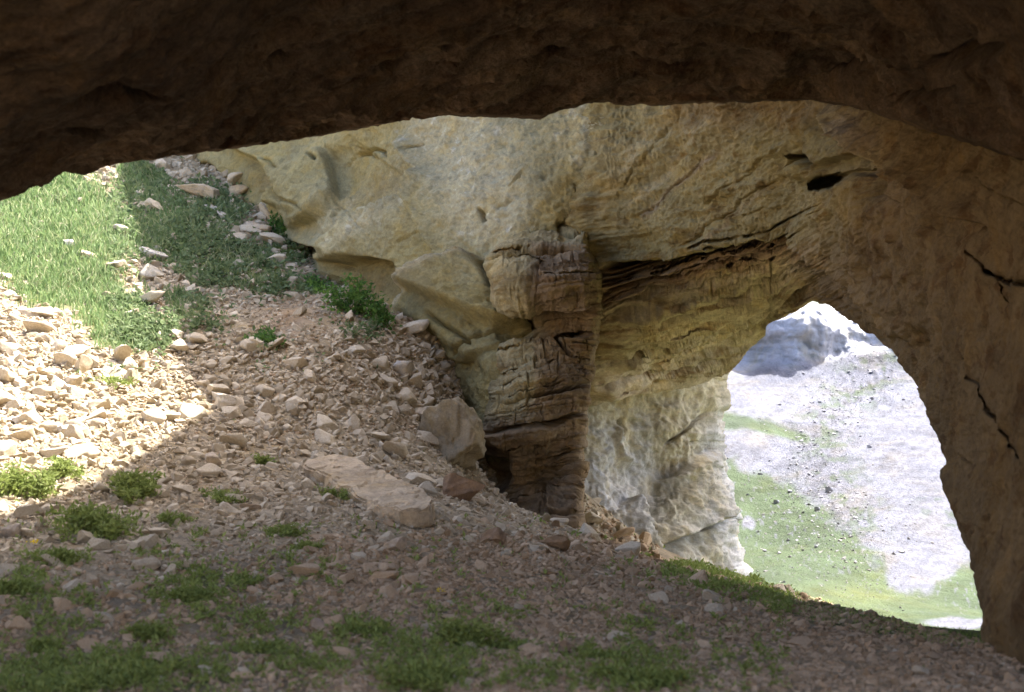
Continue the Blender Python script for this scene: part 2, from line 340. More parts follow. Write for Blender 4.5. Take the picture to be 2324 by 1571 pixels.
# upper rows climb to the plateau, hidden from below by the near roof
up = []
for k in range(1, 9):
    q = P[:, 0].copy(); f = k / 8; q[:, 2] = q[:, 2] + (19.0 - q[:, 2]) * f; q[:, 0] += 1.2 * f; q[:, 1] += .8 * f + .4 * fbm(q * .5, 2); up.append(q)
P = np.concatenate([np.stack(up[::-1], 1), P], 1); colr = np.concatenate([np.repeat(colr[:, :1], 8, 1), colr], 1)
tag(mesh_np('cliff', P, gridfaces(*P.shape[:2]), M_cliff, col=colr), 'tall yellowish limestone cliff face above the top of the scree', kind='structure')

# ------------------------------------------------------------------ layered rock pillar
def strata(q, s, P, rs, t0, t1, amp, cdep, cw, bl=(40, 120), joint=.6):
    r = np.random.default_rng(rs); lo, hi = q.min(), q.max(); br = [lo]
    while br[-1] < hi: br.append(br[-1] + r.uniform(t0, t1))
    br = np.array(br); i = np.clip(np.searchsorted(br, q) - 1, 0, len(br) - 2)
    off = r.uniform(-1, 1, len(br)) * amp; a = off[i]
    dd = np.minimum(q - br[i], br[i + 1] - q); a = a - cdep * np.exp(-(dd / cw) ** 2) * (r.random(len(br)) ** 1.5)[i]
    ph = r.uniform(0, 500, len(br))[i]; wl = r.uniform(*bl, len(br))[i]; w_ = (s + ph) / wl; k = np.floor(w_); fr = (w_ - k) * wl
    hsh = VAL[(k.astype(int) * 7 + i * 13) & 255]; a = a + hsh * amp * .8
    dj = np.minimum(fr, wl - fr); a = a - joint * cdep * np.exp(-(dj / (cw * .9)) ** 2) * (VAL[(k.astype(int) * 11 + i * 5) & 255] > .0)
    return a
def bedlines_p(q_, s_):
    r_ = np.random.default_rng(77); c_ = 560.0; out = np.zeros(q_.shape)
    while c_ < 1230:
        on = sstep(.02, .25, fbm(np.stack([s_ / 60, 0 * s_ + c_ * .37, 0 * s_], -1), 3, .6, off=7)); out = np.maximum(out, .4 * r_.uniform(.3, 1) * on * np.exp(-((q_ - c_) / (1.3 * r_.uniform(.7, 1.6))) ** 4)); c_ += r_.uniform(22, 60)
    return out
vs = np.arange(486, 1400, 1.7); ss = np.sin(np.linspace(-1, 1, 170) * math.pi / 2) ; ss = np.sign(ss) * np.abs(ss) ** 1.0
ss = np.linspace(-1, 1, 220); ss = np.where(np.abs(ss) < .9, ss, ss)
xl = curve([(484,1268),(495,1250),(515,1215),(545,1160),(580,1112),(640,1122),(690,1140),(712,1172),(735,1196),(770,1168),(830,1120),(900,1108),(960,1094),(1060,1072),(1200,1040),(1400,1000)], vs)
xr = curve([(484,1306),(495,1318),(508,1330),(560,1345),(600,1362),(700,1366),(830,1347),(900,1337),(960,1330),(1100,1322),(1225,1332),(1400,1345)], vs)
nx_ = fbm(np.stack([vs * 0, vs / 16, vs * 0 + 4], -1), 4, .6); xr = xr + 5 * nx_; xl = xl + 5 * fbm(np.stack([vs * 0, vs / 22, vs * 0 + 9], -1), 3)
SS, VS = np.meshgrid(ss, vs, indexing='ij')
PX = (xl + xr)[None] / 2 + (xr - xl)[None] / 2 * SS; PY = VS + 0 * SS
PC = [(1110,590,29.6),(1240,515,31.2),(1330,505,31.2),(1280,545,30.3),(1280,488,32.6),(1330,486,32.6),(1215,500,32.2),(1360,600,29.2),(1365,700,29.0),(1150,690,29.0),(1250,640,28.4),(1200,740,29.5),(1130,850,28.9),(1200,850,28.2),(1345,830,28.8),(1335,960,28.2),(1100,960,28.0),(1200,960,27.6),
      (1090,1060,28.6),(1100,1120,29.2),(1180,1080,28.2),(1322,1100,27.2),(1330,1225,26.4),(1250,1200,27.0),(1180,1180,27.8),(1150,1250,30),(1330,1400,26),(1050,1400,31),(1250,1100,28.4)]
pt = TPS([c[:2] for c in PC], np.log([c[2] for c in PC]), 300, 1e-5)
D = np.exp(pt(PX, PY)); edge = 2.6 * (1 - np.sqrt(np.clip(1 - np.abs(SS) ** 16, 0, 1)))
D = D + edge * np.where(SS < 0, .9, 1.4); P0 = W(PX, PY, D); Nn = gnormals(P0)
w3 = np.stack([PX, PY, 0 * PX], -1)
wx = PX + 7 * fbm(w3 / 50, 3, off=3); wy = PY + 4 * fbm(w3 / 60, 3, off=7) + 2.5 * fbm(w3 / 10, 3, .6)
q = wy + .16 * (wx - 1230) - .0006 * (wx - 1230) ** 2
a = strata(q, wx, P0, 5, 16, 46, .085, .14, 1.4, (45, 130), .8) + strata(q, wx, P0, 8, 6, 15, .022, .05, 1.2, (18, 70), .6)
am = sstep(1010, 1150, wy + .25 * (wx - 1230)); a = a * (1 - .55 * am) * (.35 + .65 * sstep(570, 600, wy)) * (1 - .6 * sstep(1235, 1205, wx) * sstep(700, 690, wy))
a = crack(a, wx, wy, [(1331,560),(1290,562),(1242,566),(1180,578),(1118,597)], 3.5, 1.0)
a = crack(a, wx, wy, [(1324,512),(1300,530),(1276,525),(1242,515),(1200,530)], 4.5, 1.1)
a = ledge(a, wx, wy, [(1139,690),(1160,708),(1211,711),(1259,702),(1345,700)], -.55, .25, 26, 50)
a = crack(a, wx, wy, [(1211,706),(1250,700),(1310,704),(1345,700)], 4, .9)
a = ledge(a, wx, wy, [(1125,800),(1200,775),(1270,770),(1345,760)], .25, -.25, 60, 20)
a = crack(a, wx, wy, [(1160,770),(1220,768),(1270,765),(1330,752)], 3, .8)
a = crack(a, wx, wy, [(1262,770),(1275,795),(1300,818)], 3.5, .9)
a = crack(a, wx, wy, [(1130,915),(1200,895),(1262,893),(1335,872)], 3, .7)
a = crack(a, wx, wy, [(1095,985),(1150,975),(1240,962),(1330,935)], 3.5, .9)
a = crack(a, wx, wy, [(1230,965),(1262,958),(1285,952)], 4.5, .8)
a = crack(a, wx, wy, [(1210,1050),(1260,1036),(1320,1020)], 2.6, .6)
a = crack(a, wx, wy, [(1190,1185),(1240,1190),(1290,1175),(1330,1160)], 3.5, .7)
a = ledge(a, wx, wy, [(1280,1230),(1240,1150),(1280,1080),(1330,1040)], .35, -.1, 30, 20)
hole = np.exp(-(((wx - 1095) / 44) ** 2 + ((wy - 1072) / 50) ** 2) ** 1.5); a -= 2.9 * hole
ub = sstep(1235, 1205, wx + 14 * fbm(w3 / 25, 3, off=2)) * sstep(580, 600, wy) * sstep(702, 690, wy); a += .25 * ub
a += .25 * fbm(P0 * .6, 3) + .10 * ridged(P0 * 2.2, 4, off=5) + .045 * fbm(P0 * 7, 3, .6)
a *= 1 - .85 * np.abs(SS) ** 14
P = P0 + Nn * a[..., None]; P = P + (W(PX, PY, 1.0) - np.array([0, 0, CAMZ])) * (bedlines_p(q, wx) * sstep(1, .93, np.abs(SS)))[..., None]
t = np.clip(.5 + .9 * fbm(P0 * .9, 4, off=2), 0, 1)[..., None]
colr = np.array([.155, .108, .064]) * (1 - t) + np.array([.24, .175, .105]) * t
yb = np.clip(sstep(1230, 1190, wx + 22 * fbm(w3 / 30, 3, off=12)) * sstep(985, 900, wy) + sstep(560, 545, wy) + .8 * np.exp(-(((wx - 1170) / 60) ** 2 + ((wy - 800) / 70) ** 2)), 0, 1)[..., None]
colr = colr * (1 - yb) + (np.array([.265, .215, .105]) + .04 * t) * yb
lay = VAL[(np.floor(q / 11).astype(int)) & 255][..., None]; colr = colr * (1 + .14 * lay)
tag(mesh_np('rock_pillar', P, gridfaces(*P.shape[:2]), M_pillar, col=colr), 'dark layered rock pillar standing between the scree and the arch', kind='structure')

# ------------------------------------------------------------------ natural bridge, arch edge and right-hand cave wall: rings around the arch opening
E = [(-.2,1180,1010,38),(-.1,1260,950,36),(0,1340,922,35),(.06,1420,905,35.5),(.12,1490,892,36.5),(.18,1560,880,37),(.24,1632,858,37.5),(.28,1680,815,37),(.31,1702,790,36.5),(.325,1738,760,36),(.335,1736,742,35.5),(.36,1775,722,33.5),(.40,1848,681,29.5),(.43,1880,692,28),
     (.47,1925,722,26.5),(.52,1985,768,25),(.58,2050,820,23.5),(.64,2092,880,22),(.70,2120,950,20.5),(.75,2138,1010,19.2),(.78,2147,1055,18.4),(.785,2130,1068,18.0),(.80,2136,1098,17.6),(.84,2160,1160,16.6),(.90,2200,1260,15),(.95,2222,1340,13.8),(1.0,2240,1450,12.4),(1.04,2248,1520,12.0),(1.1,2260,1640,11.5)]
O = [(-.2,1180,120),(0,1200,100),(.2,1500,60),(.40,2000,40),(.5,2350,100),(.6,2650,400),(.7,2800,800),(.8,2850,1100),(.9,2850,1400),(1.1,2850,1900)]
ts = np.concatenate([np.linspace(-.2, .1, 90, endpoint=False), np.linspace(.1, .46, 460, endpoint=False), np.linspace(.46, 1.1, 380)]); ks = np.concatenate([np.linspace(0, .5, 200, endpoint=False), np.linspace(.5, 1, 150)])
ex, ey, ed = [np.interp(ts, [e[0] for e in E], [e[c] for e in E]) for c in (1, 2, 3)]
k_ = np.hanning(7); k_ /= k_.sum()
ex, ey, ed = [np.convolve(np.pad(v, 3, 'edge'), k_, 'valid') for v in (ex, ey, ed)]
ox, oy = curve(O, ts)
TS, KS = np.meshgrid(ts, ks, indexing='ij')
tn = ts * 60; jag = fbm(np.stack([tn, tn * 0, tn * 0], -1), 4, .65, off=40) * 7
nrm = np.stack([ox - ex, oy - ey], -1); nrm /= np.linalg.norm(nrm, axis=1, keepdims=True)
PX = ex[:, None] + (ox - ex)[:, None] * KS + (jag * nrm[:, 0])[:, None] * np.exp(-KS * 40); PY = ey[:, None] + (oy - ey)[:, None] * KS + (jag * nrm[:, 1])[:, None] * np.exp(-KS * 40)
CC = [(e[1], e[2], e[3]) for e in E[2::2]] + [(1350,250,31.6),(1600,235,28.4),(1440,240,30.9),(1335,350,31.35),(1270,440,31.4),(1400,450,30.6),(1900,235,23.8),(2060,280,20.2),(2324,250,14.5),(2324,0,12.5),(1365,600,31),(1350,760,31.8),(1820,560,27),(1850,400,25),(1600,500,28.7),(1250,300,34),(1180,500,34),(1200,900,36),
      (1600,620,29),(1600,700,31.5),(1560,780,34),(1700,640,29.5),(1450,820,33.8),(2000,500,21.5),(2200,600,17),(2324,600,13.6),(2324,1000,12.2),(2324,1400,10.6),(2200,900,16.8),(2230,1150,14.6),(1960,620,24),(2100,700,20.5),(2600,700,9),(2700,1300,7.5),(2600,300,9.5),(1600,60,28),(2000,60,21.5),(2850,1900,6)]
ct = TPS([c[:2] for c in CC], np.log([c[2] for c in CC]), 400, 1e-5)
P0 = W(PX, PY, np.exp(ct(PX, PY))); Nn = gnormals(P0)
w3 = np.stack([PX, PY, 0 * PX], -1); wx = PX + 8 * fbm(w3 / 60, 3, off=3); wy = PY + 7 * fbm(w3 / 45, 3, off=7) + 5 * fbm(w3 / 12, 4, .7, off=1); wx = wx + 4 * fbm(w3 / 12, 4, .7, off=31)
a = np.zeros(PX.shape)
left = sstep(1900, 1800, wx); low = sstep(-1, 8, sdist(wx, wy, [(1340,606),(1480,596),(1580,585),(1700,553),(1790,520),(1860,525)])[0]) * left * sstep(745, 700, wy + .25 * (wx - 1365))
# bedding planes fan out from the pillar
qb = (wy - 640) + .20 * (wx - 1365) + .00018 * (wx - 1365) ** 2
a += (strata(qb, wx, P0, 15, 9, 24, .09, .32, 2.0, (50, 160), .6)) * low
L2 = sstep(720, 760, wy + .33 * (wx - 1365)) * sstep(1960, 1850, wx)
a += strata(qb * 1.0 + .05 * wx, wx, P0, 25, 12, 40, .05, .10, 1.8, (90, 260), .0) * L2
def bedlines(q_, s_, lo, hi, g0, g1, wd, dep, seed, thr=.0):
    r_ = np.random.default_rng(seed); c_ = lo; out = np.zeros(q_.shape)
    while c_ < hi:
        on = sstep(thr, thr + .25, fbm(np.stack([s_ / 95, 0 * s_ + c_ * .37, 0 * s_], -1), 3, .6, off=seed)); out = np.maximum(out, dep * r_.uniform(.4, 1) * on * np.exp(-((q_ - c_) / (wd * r_.uniform(.7, 1.3))) ** 4)); c_ += r_.uniform(g0, g1)
    return out
a = ledge(a, wx, wy, [(1350,606),(1420,600),(1500,590),(1580,588),(1690,556),(1790,522),(1830,515)], -.38, .16, 60, 25, 7)
a += (.10 * fbm(np.stack([wx / 110, qb / 7, 0 * wx], -1), 4, .6, off=51) + .07 * ridged(np.stack([wx / 160, qb / 14, 0 * wx], -1), 3, off=52)) * np.clip(low + L2, 0, 1)
a = crack(a, wx, wy, [(1362,612),(1400,604),(1480,598),(1510,602)], 4, 1.0)
a = crack(a, wx, wy, [(1505,606),(1560,592),(1620,575),(1690,556),(1760,530)], 5, 1.2)
a = crack(a, wx, wy, [(1365,665),(1440,660),(1520,645),(1600,622),(1680,600)], 3, .7)
a = crack(a, wx, wy, [(1380,640),(1460,625),(1530,608)], 2.5, .5)
a = crack(a, wx, wy, [(1365,700),(1450,690),(1540,672)], 2.4, .4)
a = ledge(a, wx, wy, [(1370,735),(1500,700),(1600,668),(1700,630),(1800,590),(1860,565)], .16, -.12, 60, 20, 8)
a = ledge(a, wx, wy, [(1390,860),(1440,815),(1520,770),(1620,742),(1700,712),(1800,655),(1850,640)], -.35, .2, 40, 30)
a = crack(a, wx, wy, [(1690,700),(1702,725),(1712,745)], 3.5, .9)
a = crack(a, wx, wy, [(1430,810),(1460,790),(1500,792),(1520,800)], 3.5, .6)
a = ledge(a, wx, wy, [(1345,905),(1450,870),(1560,850),(1640,838),(1700,800)], -.2, .3, 30, 30)
a = crack(a, wx, wy, [(1345,868),(1430,855),(1500,845),(1580,835)], 2.5, .5)
for (x0, y0), L, an, dp_ in [((1440,500),230,-.72,.35),((1530,560),300,-.55,.4),((1400,430),180,-.85,.3),((1600,470),160,-.6,.4),((1700,400),120,-.65,.3),((1480,330),120,-.8,.3),((1550,640),150,-.35,.3),((1650,500),120,-.3,.25),
                        ((1900,560),220,.75,.5),((1850,640),260,.62,.5),((1950,420),250,.55,.35),((2000,520),200,.8,.4),((2100,600),150,1.1,.4),((1900,650),200,.9,.3),((2210,560),160,.85,.5),((2180,980),240,1.3,.5),((2250,400),120,.7,.4)]:
    pl = [(x0 + L * k / 6 * math.cos(an) + random.uniform(-6, 6), y0 + L * k / 6 * math.sin(an) + random.uniform(-6, 6)) for k in range(7)]
    a = ledge(a, wx, wy, pl, -.10 * dp_, .12 * dp_, 6, 18); a = crack(a, wx, wy, pl, 1.4, .3 * dp_)
hole = np.exp(-(((wx - 1885) / 30) ** 2 + ((wy - 402 + .25 * (wx - 1885)) / 19) ** 2) ** 1.5); deep = 2.6 * np.exp(-(((wx - 1878) / 30) ** 2 + ((wy - 410 + .2 * (wx - 1878)) / 13) ** 2) ** 2) + .5 * np.exp(-(((wx - 1935) / 34) ** 2 + ((wy - 392) / 7) ** 2) ** 2) + .6 * np.exp(-(((wx - 1815) / 20) ** 2 + ((wy - 360 - .3 * (wx - 1815)) / 7) ** 2) ** 2)
qs = (PY + 8 * fbm(w3 / 70, 2, off=7) + 1.5 * fbm(w3 / 10, 2) - 640) + .20 * (PX - 1365) + .00018 * (PX - 1365) ** 2; wxs = PX
deep += bedlines(qs, wxs, -26, 60, 7, 15, 1.9, .75, 61, -.12) * left + bedlines(qs, wxs, 70, 270, 16, 40, 1.4, .25, 62, .12) * sstep(1900, 1800, wx)
for pl_, wd, dp_ in [([(2205,570),(2230,580),(2255,598),(2262,620),(2300,640),(2360,650)], 5.5, .9), ([(2262,610),(2275,650),(2285,690)], 3, .3), ([(2195,800),(2212,850),(2235,880),(2262,960),(2300,1020),(2340,1060)], 3.2, .45), ([(1362,612),(1400,604),(1480,598),(1512,604)], 3.5, 1.0), ([(1500,606),(1560,592),(1620,575),(1690,556),(1760,530)], 4, 1.2), ([(1365,662),(1440,658),(1520,645),(1600,622),(1680,600)], 2.6, .7)]:
    s_, tp = sdist(wx, wy, pl_); w_n = wd * (.55 + .9 * np.clip(.5 + fbm(w3 / 26, 3, off=wd), 0, 1)); deep += dp_ * tp * np.exp(-(s_ / w_n) ** 2)
a -= .2 * np.exp(-(((wx - 1940) / 55) ** 2 + ((wy - 380) / 25) ** 2)); a -= .55 * np.exp(-(((wx - 1970) / 16) ** 2 + ((wy - 430) / 26) ** 2))
a = ledge(a, wx, wy, [(1850,385),(1880,360),(1920,350),(1975,372),(1990,420)], -.2, .2, 30, 40)
a = crack(a, wx, wy, [(1793,395),(1800,370),(1815,355),(1835,358),(1850,378)], 4.5, .8)
a += .35 * np.exp(-(((wx - 1822) / 22) ** 2 + ((wy - 385) / 20) ** 2))
a = ledge(a, wx, wy, [(1880,232),(1925,300),(1990,350),(2070,400),(2150,450),(2260,520)], -.4, .45, 60, 60)
a = ledge(a, wx, wy, [(1790,500),(1850,540),(1920,610),(2010,690),(2090,790)], -.25, .45, 50, 60)
nearf = np.clip(np.exp(ct(PX, PY)) / 28, .35, 1)
aniso = P0 @ np.array([[.38, .1, 0], [.05, .95, 0], [.15, 0, 1.5]])
a += (.40 * fbm(P0 * .4, 3) + .16 * ridged(aniso * 1.2, 4, off=5)) * nearf + (.11 * fbm(aniso * 3.0, 5, .66) + .05 * fbm(P0 * 6, 3, .62) + .03 * ridged(P0 * 11, 2)) * nearf * (1 - .75 * np.clip(low + L2, 0, 1))
a *= sstep(-.01, .03, KS) * .9 + .1
P = P0 + Nn * a[..., None]; P = P + (W(PX, PY, 1.0) - np.array([0, 0, CAMZ])) * deep[..., None]
# the rim of the arch curls away from the opening
ray = W(PX[:, :1], PY[:, :1], 1.0) - np.array([0, 0, CAMZ]); rim = []; rr = np.stack([nrm[:, 0], 0 * nrm[:, 0], -nrm[:, 1]], -1)[:, None]
for k in range(12, 0, -1):
    f = k / 12; rim.append(P[:, :1] + ray * (f * 3.5) + rr * (f ** 2 * 2.5 + f * .15) + .12 * fbm(P[:, :1] * 1.5 + f * 3, 3)[..., None] * f)
t = np.clip(.5 + .8 * fbm(aniso * .6, 4, off=21), 0, 1)[..., None]
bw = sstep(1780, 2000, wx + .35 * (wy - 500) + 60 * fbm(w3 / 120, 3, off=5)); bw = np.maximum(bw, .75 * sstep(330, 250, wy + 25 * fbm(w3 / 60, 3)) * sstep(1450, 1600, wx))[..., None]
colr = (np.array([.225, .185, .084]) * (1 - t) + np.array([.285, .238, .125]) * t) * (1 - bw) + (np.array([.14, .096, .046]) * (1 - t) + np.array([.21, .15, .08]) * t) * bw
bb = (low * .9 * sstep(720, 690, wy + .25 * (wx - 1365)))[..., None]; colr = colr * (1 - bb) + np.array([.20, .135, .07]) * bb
bq = np.clip(low + .6 * L2, 0, 1)[..., None]; colr = colr * (1 + bq * (.22 * VAL[(np.floor((qb + 3 * fbm(w3 / 30, 2)) / 9).astype(int)) & 255][..., None] + .35 * fbm(np.stack([wx / 90, qb / 5, 0 * wx], -1), 3, .6, off=57)[..., None]))
for pl_, wd, cc, am_ in [([(1480,300),(1420,380),(1370,440),(1340,500)], 14, (.40,.34,.20), .7), ([(1640,250),(1560,340),(1480,420),(1400,480)], 12, (.39,.33,.20), .6), ([(1440,505),(1520,430),(1600,370),(1660,330)], 7, (.24,.19,.15), .7),
                         ([(1540,580),(1620,540),(1720,450),(1800,400)], 6, (.25,.18,.11), .5), ([(1890,240),(1930,290),(2000,350),(2080,400)], 26, (.36,.30,.18), .6), ([(1930,270),(1990,320),(2040,330)], 22, (.22,.19,.18), .6), ([(1420,720),(1560,690),(1700,640),(1830,590)], 30, (.37,.32,.15), .8), ([(1380,780),(1500,735),(1640,715)], 26, (.37,.32,.16), .6)]:
    s_, tp = sdist(wx, wy, pl_); m_ = (am_ * tp * np.exp(-(s_ / wd) ** 2) * np.clip(.8 + .7 * fbm(w3 / 18, 3, off=4), 0, 1))[..., None]; colr = colr * (1 - m_) + np.array(cc) * m_
sr = sstep(790, 860, wy - .0 * wx)[..., None] * sstep(1760, 1700, wx)[..., None]; colr = colr * (1 - .5 * sr) + np.array([.37, .32, .21]) * .5 * sr
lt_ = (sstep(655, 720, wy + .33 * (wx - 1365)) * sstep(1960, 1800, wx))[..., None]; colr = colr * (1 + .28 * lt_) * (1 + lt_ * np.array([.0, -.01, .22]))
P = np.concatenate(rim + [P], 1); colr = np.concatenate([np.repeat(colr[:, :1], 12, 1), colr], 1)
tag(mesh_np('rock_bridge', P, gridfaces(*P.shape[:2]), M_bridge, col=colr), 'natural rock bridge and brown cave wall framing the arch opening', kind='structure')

# ------------------------------------------------------------------ pale outer wall beneath the bridge
vs = np.arange(760, 1420, 3.0); ss = np.linspace(0, 1, 150)
xr = curve([(760,1650),(865,1640),(900,1648),(950,1645),(1000,1655),(1080,1652),(1130,1660),(1190,1668),(1230,1675),(1270,1685),(1315,1692),(1420,1700)], vs) + 5 * fbm(np.stack([vs / 14, vs * 0, vs * 0], -1), 4, .6, off=12)
SS, VS = np.meshgrid(ss, vs, indexing='ij'); PX = 1200 + (xr[None] - 1200) * SS; PY = VS + 0 * SS
DC = [(1330,900,36.5),(1340,1100,36.0),(1340,1250,35),(1480,900,38.5),(1480,1100,37.8),(1460,1240,35.5),(1500,1290,36.0),(1640,870,40.5),(1655,1080,40),(1690,1310,38.5),(1600,1000,38.6),(1560,1150,37.4),(1600,1300,37.6),(1200,1000,37),(1200,1300,36),(1400,1180,35.4),(1500,1420,36.4),(1700,1420,38.6),(1400,760,38),(1640,760,41)]
dt = TPS([c[:2] for c in DC], np.log([c[2] for c in DC]), 300, 1e-5)
D = np.exp(dt(PX, PY)) + 2.5 * (1 - np.sqrt(np.clip(1 - SS ** 14, 0, 1))); P0 = W(PX, PY, D); Nn = gnormals(P0)
w3 = np.stack([PX, PY, 0 * PX], -1); wx = PX + 7 * fbm(w3 / 50, 3, off=3); wy = PY + 7 * fbm(w3 / 40, 3, off=7)
a = ledge(np.zeros(PX.shape), wx, wy, [(1390,960),(1388,1010),(1400,1040),(1430,1050)], -.15, .2, 30, 30)
a = ledge(a, wx, wy, [(1430,1120),(1460,1160),(1470,1220),(1500,1290)], .5, -.5, 40, 40)
a = crack(a, wx, wy, [(1508,1238),(1570,1215),(1620,1190),(1655,1165)], 4, .8)
a = ledge(a, wx, wy, [(1500,1245),(1570,1215),(1655,1170)], -.5, .35, 40, 60)
a = crack(a, wx, wy, [(1395,945),(1405,975),(1400,1000)], 4, .6)
a = crack(a, wx, wy, [(1510,1010),(1560,970),(1620,930)], 3, .4)
a = ledge(a, wx, wy, [(1480,1090),(1540,1080),(1600,1040),(1650,1020)], .3, -.3, 40, 40)
a += .5 * fbm(P0 * .45, 3) + .18 * ridged(P0 * [1.3, 1.3, 1.1], 4, off=5) + .14 * fbm(P0 * 3.6, 4, .62) + .05 * ridged(P0 * 8, 2)
P = P0 + Nn * a[..., None]
bk = [P[-1:] + np.array([-.5, 2.0, 0]) * k for k in (1, 2, 4, 8)]; P = np.concatenate([P] + bk, 0)
t = np.clip(.5 + .9 * fbm(P0 * .55, 4, off=3), 0, 1)[..., None]
colr = np.array([.42, .38, .29]) * (1 - t) + np.array([.44, .44, .45]) * t
oc = np.clip(np.exp(-(((wx - 1500) / 60) ** 2 + ((wy - 1000) / 60) ** 2)) * .7 + sstep(1020, 885, wy) + np.exp(-(((wx - 1540) / 70) ** 2 + ((wy - 1150) / 60) ** 2)) * .8 + sstep(1190, 1260, wy + 10 * fbm(w3 / 20, 3)) * sstep(1500, 1440, wx), 0, 1)[..., None] * .75
colr = colr * (1 - oc) + np.array([.33, .28, .15]) * oc
colr = np.concatenate([colr] + [colr[-1:]] * 4, 0)
tag(mesh_np('pale_cliff', P, gridfaces(*P.shape[:2]), M_pale, col=colr), 'pale grey weathered limestone wall standing beyond the bridge', kind='structure')

# ------------------------------------------------------------------ near roof of the cave
LIP = [(-1300,760,13),(-900,690,13),(-400,560,12.6),(-200,510,12.6),(0,452,13),(80,428,13.4),(200,390,14.2),(262,372,14.8),(340,362,15.4),(440,348,16.4),(600,325,17.6),(760,300,18.8),(900,281,20),(980,266,20.6),(1060,262,21),(1160,267,21.6),(1215,271,22),(1290,246,22.6),(1350,233,23),
       (1450,238,23),(1600,236,23.4),(1750,229,23.2),(1850,229,22.2),(1950,246,20.6),(2060,281,18.6),(2200,325,16),(2400,380,12.4),(2800,450,9)]
us = np.concatenate([np.arange(-1300, -60, 12.0), np.arange(-60, 2400, 3.6), np.arange(2400, 2810, 14.0)])
ly, ld = curve(LIP, us); jn = fbm(np.stack([us / 26, us * 0, us * 0], -1), 5, .62, off=60)
ly = ly + 6 * jn + 2.5 * fbm(np.stack([us / 120, us * 0, us * 0], -1), 2, off=3)
AC = [(l[0], l[1], l[2]) for l in LIP[::2]] + [(-900,0,9),(0,0,9.4),(600,0,12.4),(1162,0,15.5),(1700,0,16.2),(2324,0,10.5),(-900,-500,6),(0,-500,6),(1162,-500,8.5),(2324,-500,7),(2800,-500,6),(600,180,15.2),(1162,150,18.6),(1700,130,19.6),(2100,140,15.5),(300,200,11.8),(0,250,10.8),(2800,0,8)]
att = TPS([c[:2] for c in AC], np.log([c[2] for c in AC]), 500, 1e-5)
kk = np.concatenate([np.linspace(0, .12, 45, endpoint=False), np.linspace(.12, .55, 120, endpoint=False), np.linspace(.55, 1, 40)])
US, KK = np.meshgrid(us, kk, indexing='ij'); PX = US; PY = ly[:, None] + (-190 - ly[:, None]) * KK
D = np.exp(att(PX, PY)); P0 = W(PX, PY, D); Nn = gnormals(P0)
a = (.38 * fbm(P0 * .4, 3) + .26 * ridged(P0 * [.6, 1.3, 1.3], 4, off=5) + .13 * fbm(P0 * [1.6, 3, 3], 4, .62) + .05 * ridged(P0 * 5, 3)) * np.clip(D / 20, .45, 1)
w3 = np.stack([PX, PY, 0 * PX], -1); wx = PX + 8 * fbm(w3 / 60, 3, off=3); wy = PY + 7 * fbm(w3 / 45, 3, off=7)
for x0, y0, rx, ry, dp_ in [(890,125,28,9,.9),(1020,85,16,9,.6),(500,295,14,7,.5),(240,200,60,24,.4),(1250,110,30,8,.4),(1950,150,80,8,.4),(620,120,30,8,.3),(1420,90,40,8,.3),(200,300,30,8,.4),(760,210,40,8,.3),(330,205,30,8,.5),(1560,180,60,6,.35),(2200,120,60,16,.6),(2100,200,70,8,.4)]:
    a -= dp_ * np.exp(-(((wx - x0) / rx) ** 2 + ((wy - y0 + .15 * (wx - x0)) / ry) ** 2) ** 1.4)
a = np.minimum(a, .01 + KK * 2.9)
P = P0 + Nn * a[..., None]
# outer face of the lip climbs to the edge of the skylight, hidden from the floor of the cave
tn_ = T_near + np.array([.5, -.9, .6]); NB = [(-1300,-8,13,17.6),(-400,tn_[0,0]-2,tn_[0,1]-2,17.6),(0,*tn_[0]),(300,*tn_[1]),(600,*tn_[2]),(900,*tn_[3]),(1160,*tn_[4]),(1350,tn_[4,0]+1.5,tn_[4,1]-1,17.6),(1900,7.5,23.5,17.6),(2800,12,14,17.6)]
nb = np.stack(curve(NB, us), -1)[:, None]; L0 = P[:, :1]; rim = []
for k in range(14, 0, -1):
    f = k / 14; q = L0 * (1 - f) + nb * f; q = q + np.array([.3, -.2, 1.0]) * math.sin(math.pi * f) * .6 + .25 * fbm(q * .8, 3)[..., None] * min(1, f * 3); rim.append(q)
tail = []
for k in range(1, 10):
    f = k / 9; q = P[:, -1:] .copy(); tgt = np.concatenate([q[..., :1] * 1.6, np.full_like(q[..., :1], 3.6), np.full_like(q[..., :1], 16)], -1); q = q * (1 - f) + tgt * f + np.array([0, 0, 1.0]) * math.sin(math.pi * f); tail.append(q)
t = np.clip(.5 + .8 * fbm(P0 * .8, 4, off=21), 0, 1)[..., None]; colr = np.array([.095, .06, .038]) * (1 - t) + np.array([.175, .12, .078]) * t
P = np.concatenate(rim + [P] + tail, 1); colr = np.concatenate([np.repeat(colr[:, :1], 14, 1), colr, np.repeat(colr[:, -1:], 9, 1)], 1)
tag(mesh_np('cave_roof', P, gridfaces(*P.shape[:2]), M_roof, col=colr), 'dark brown underside of the near cave roof across the top', kind='structure')
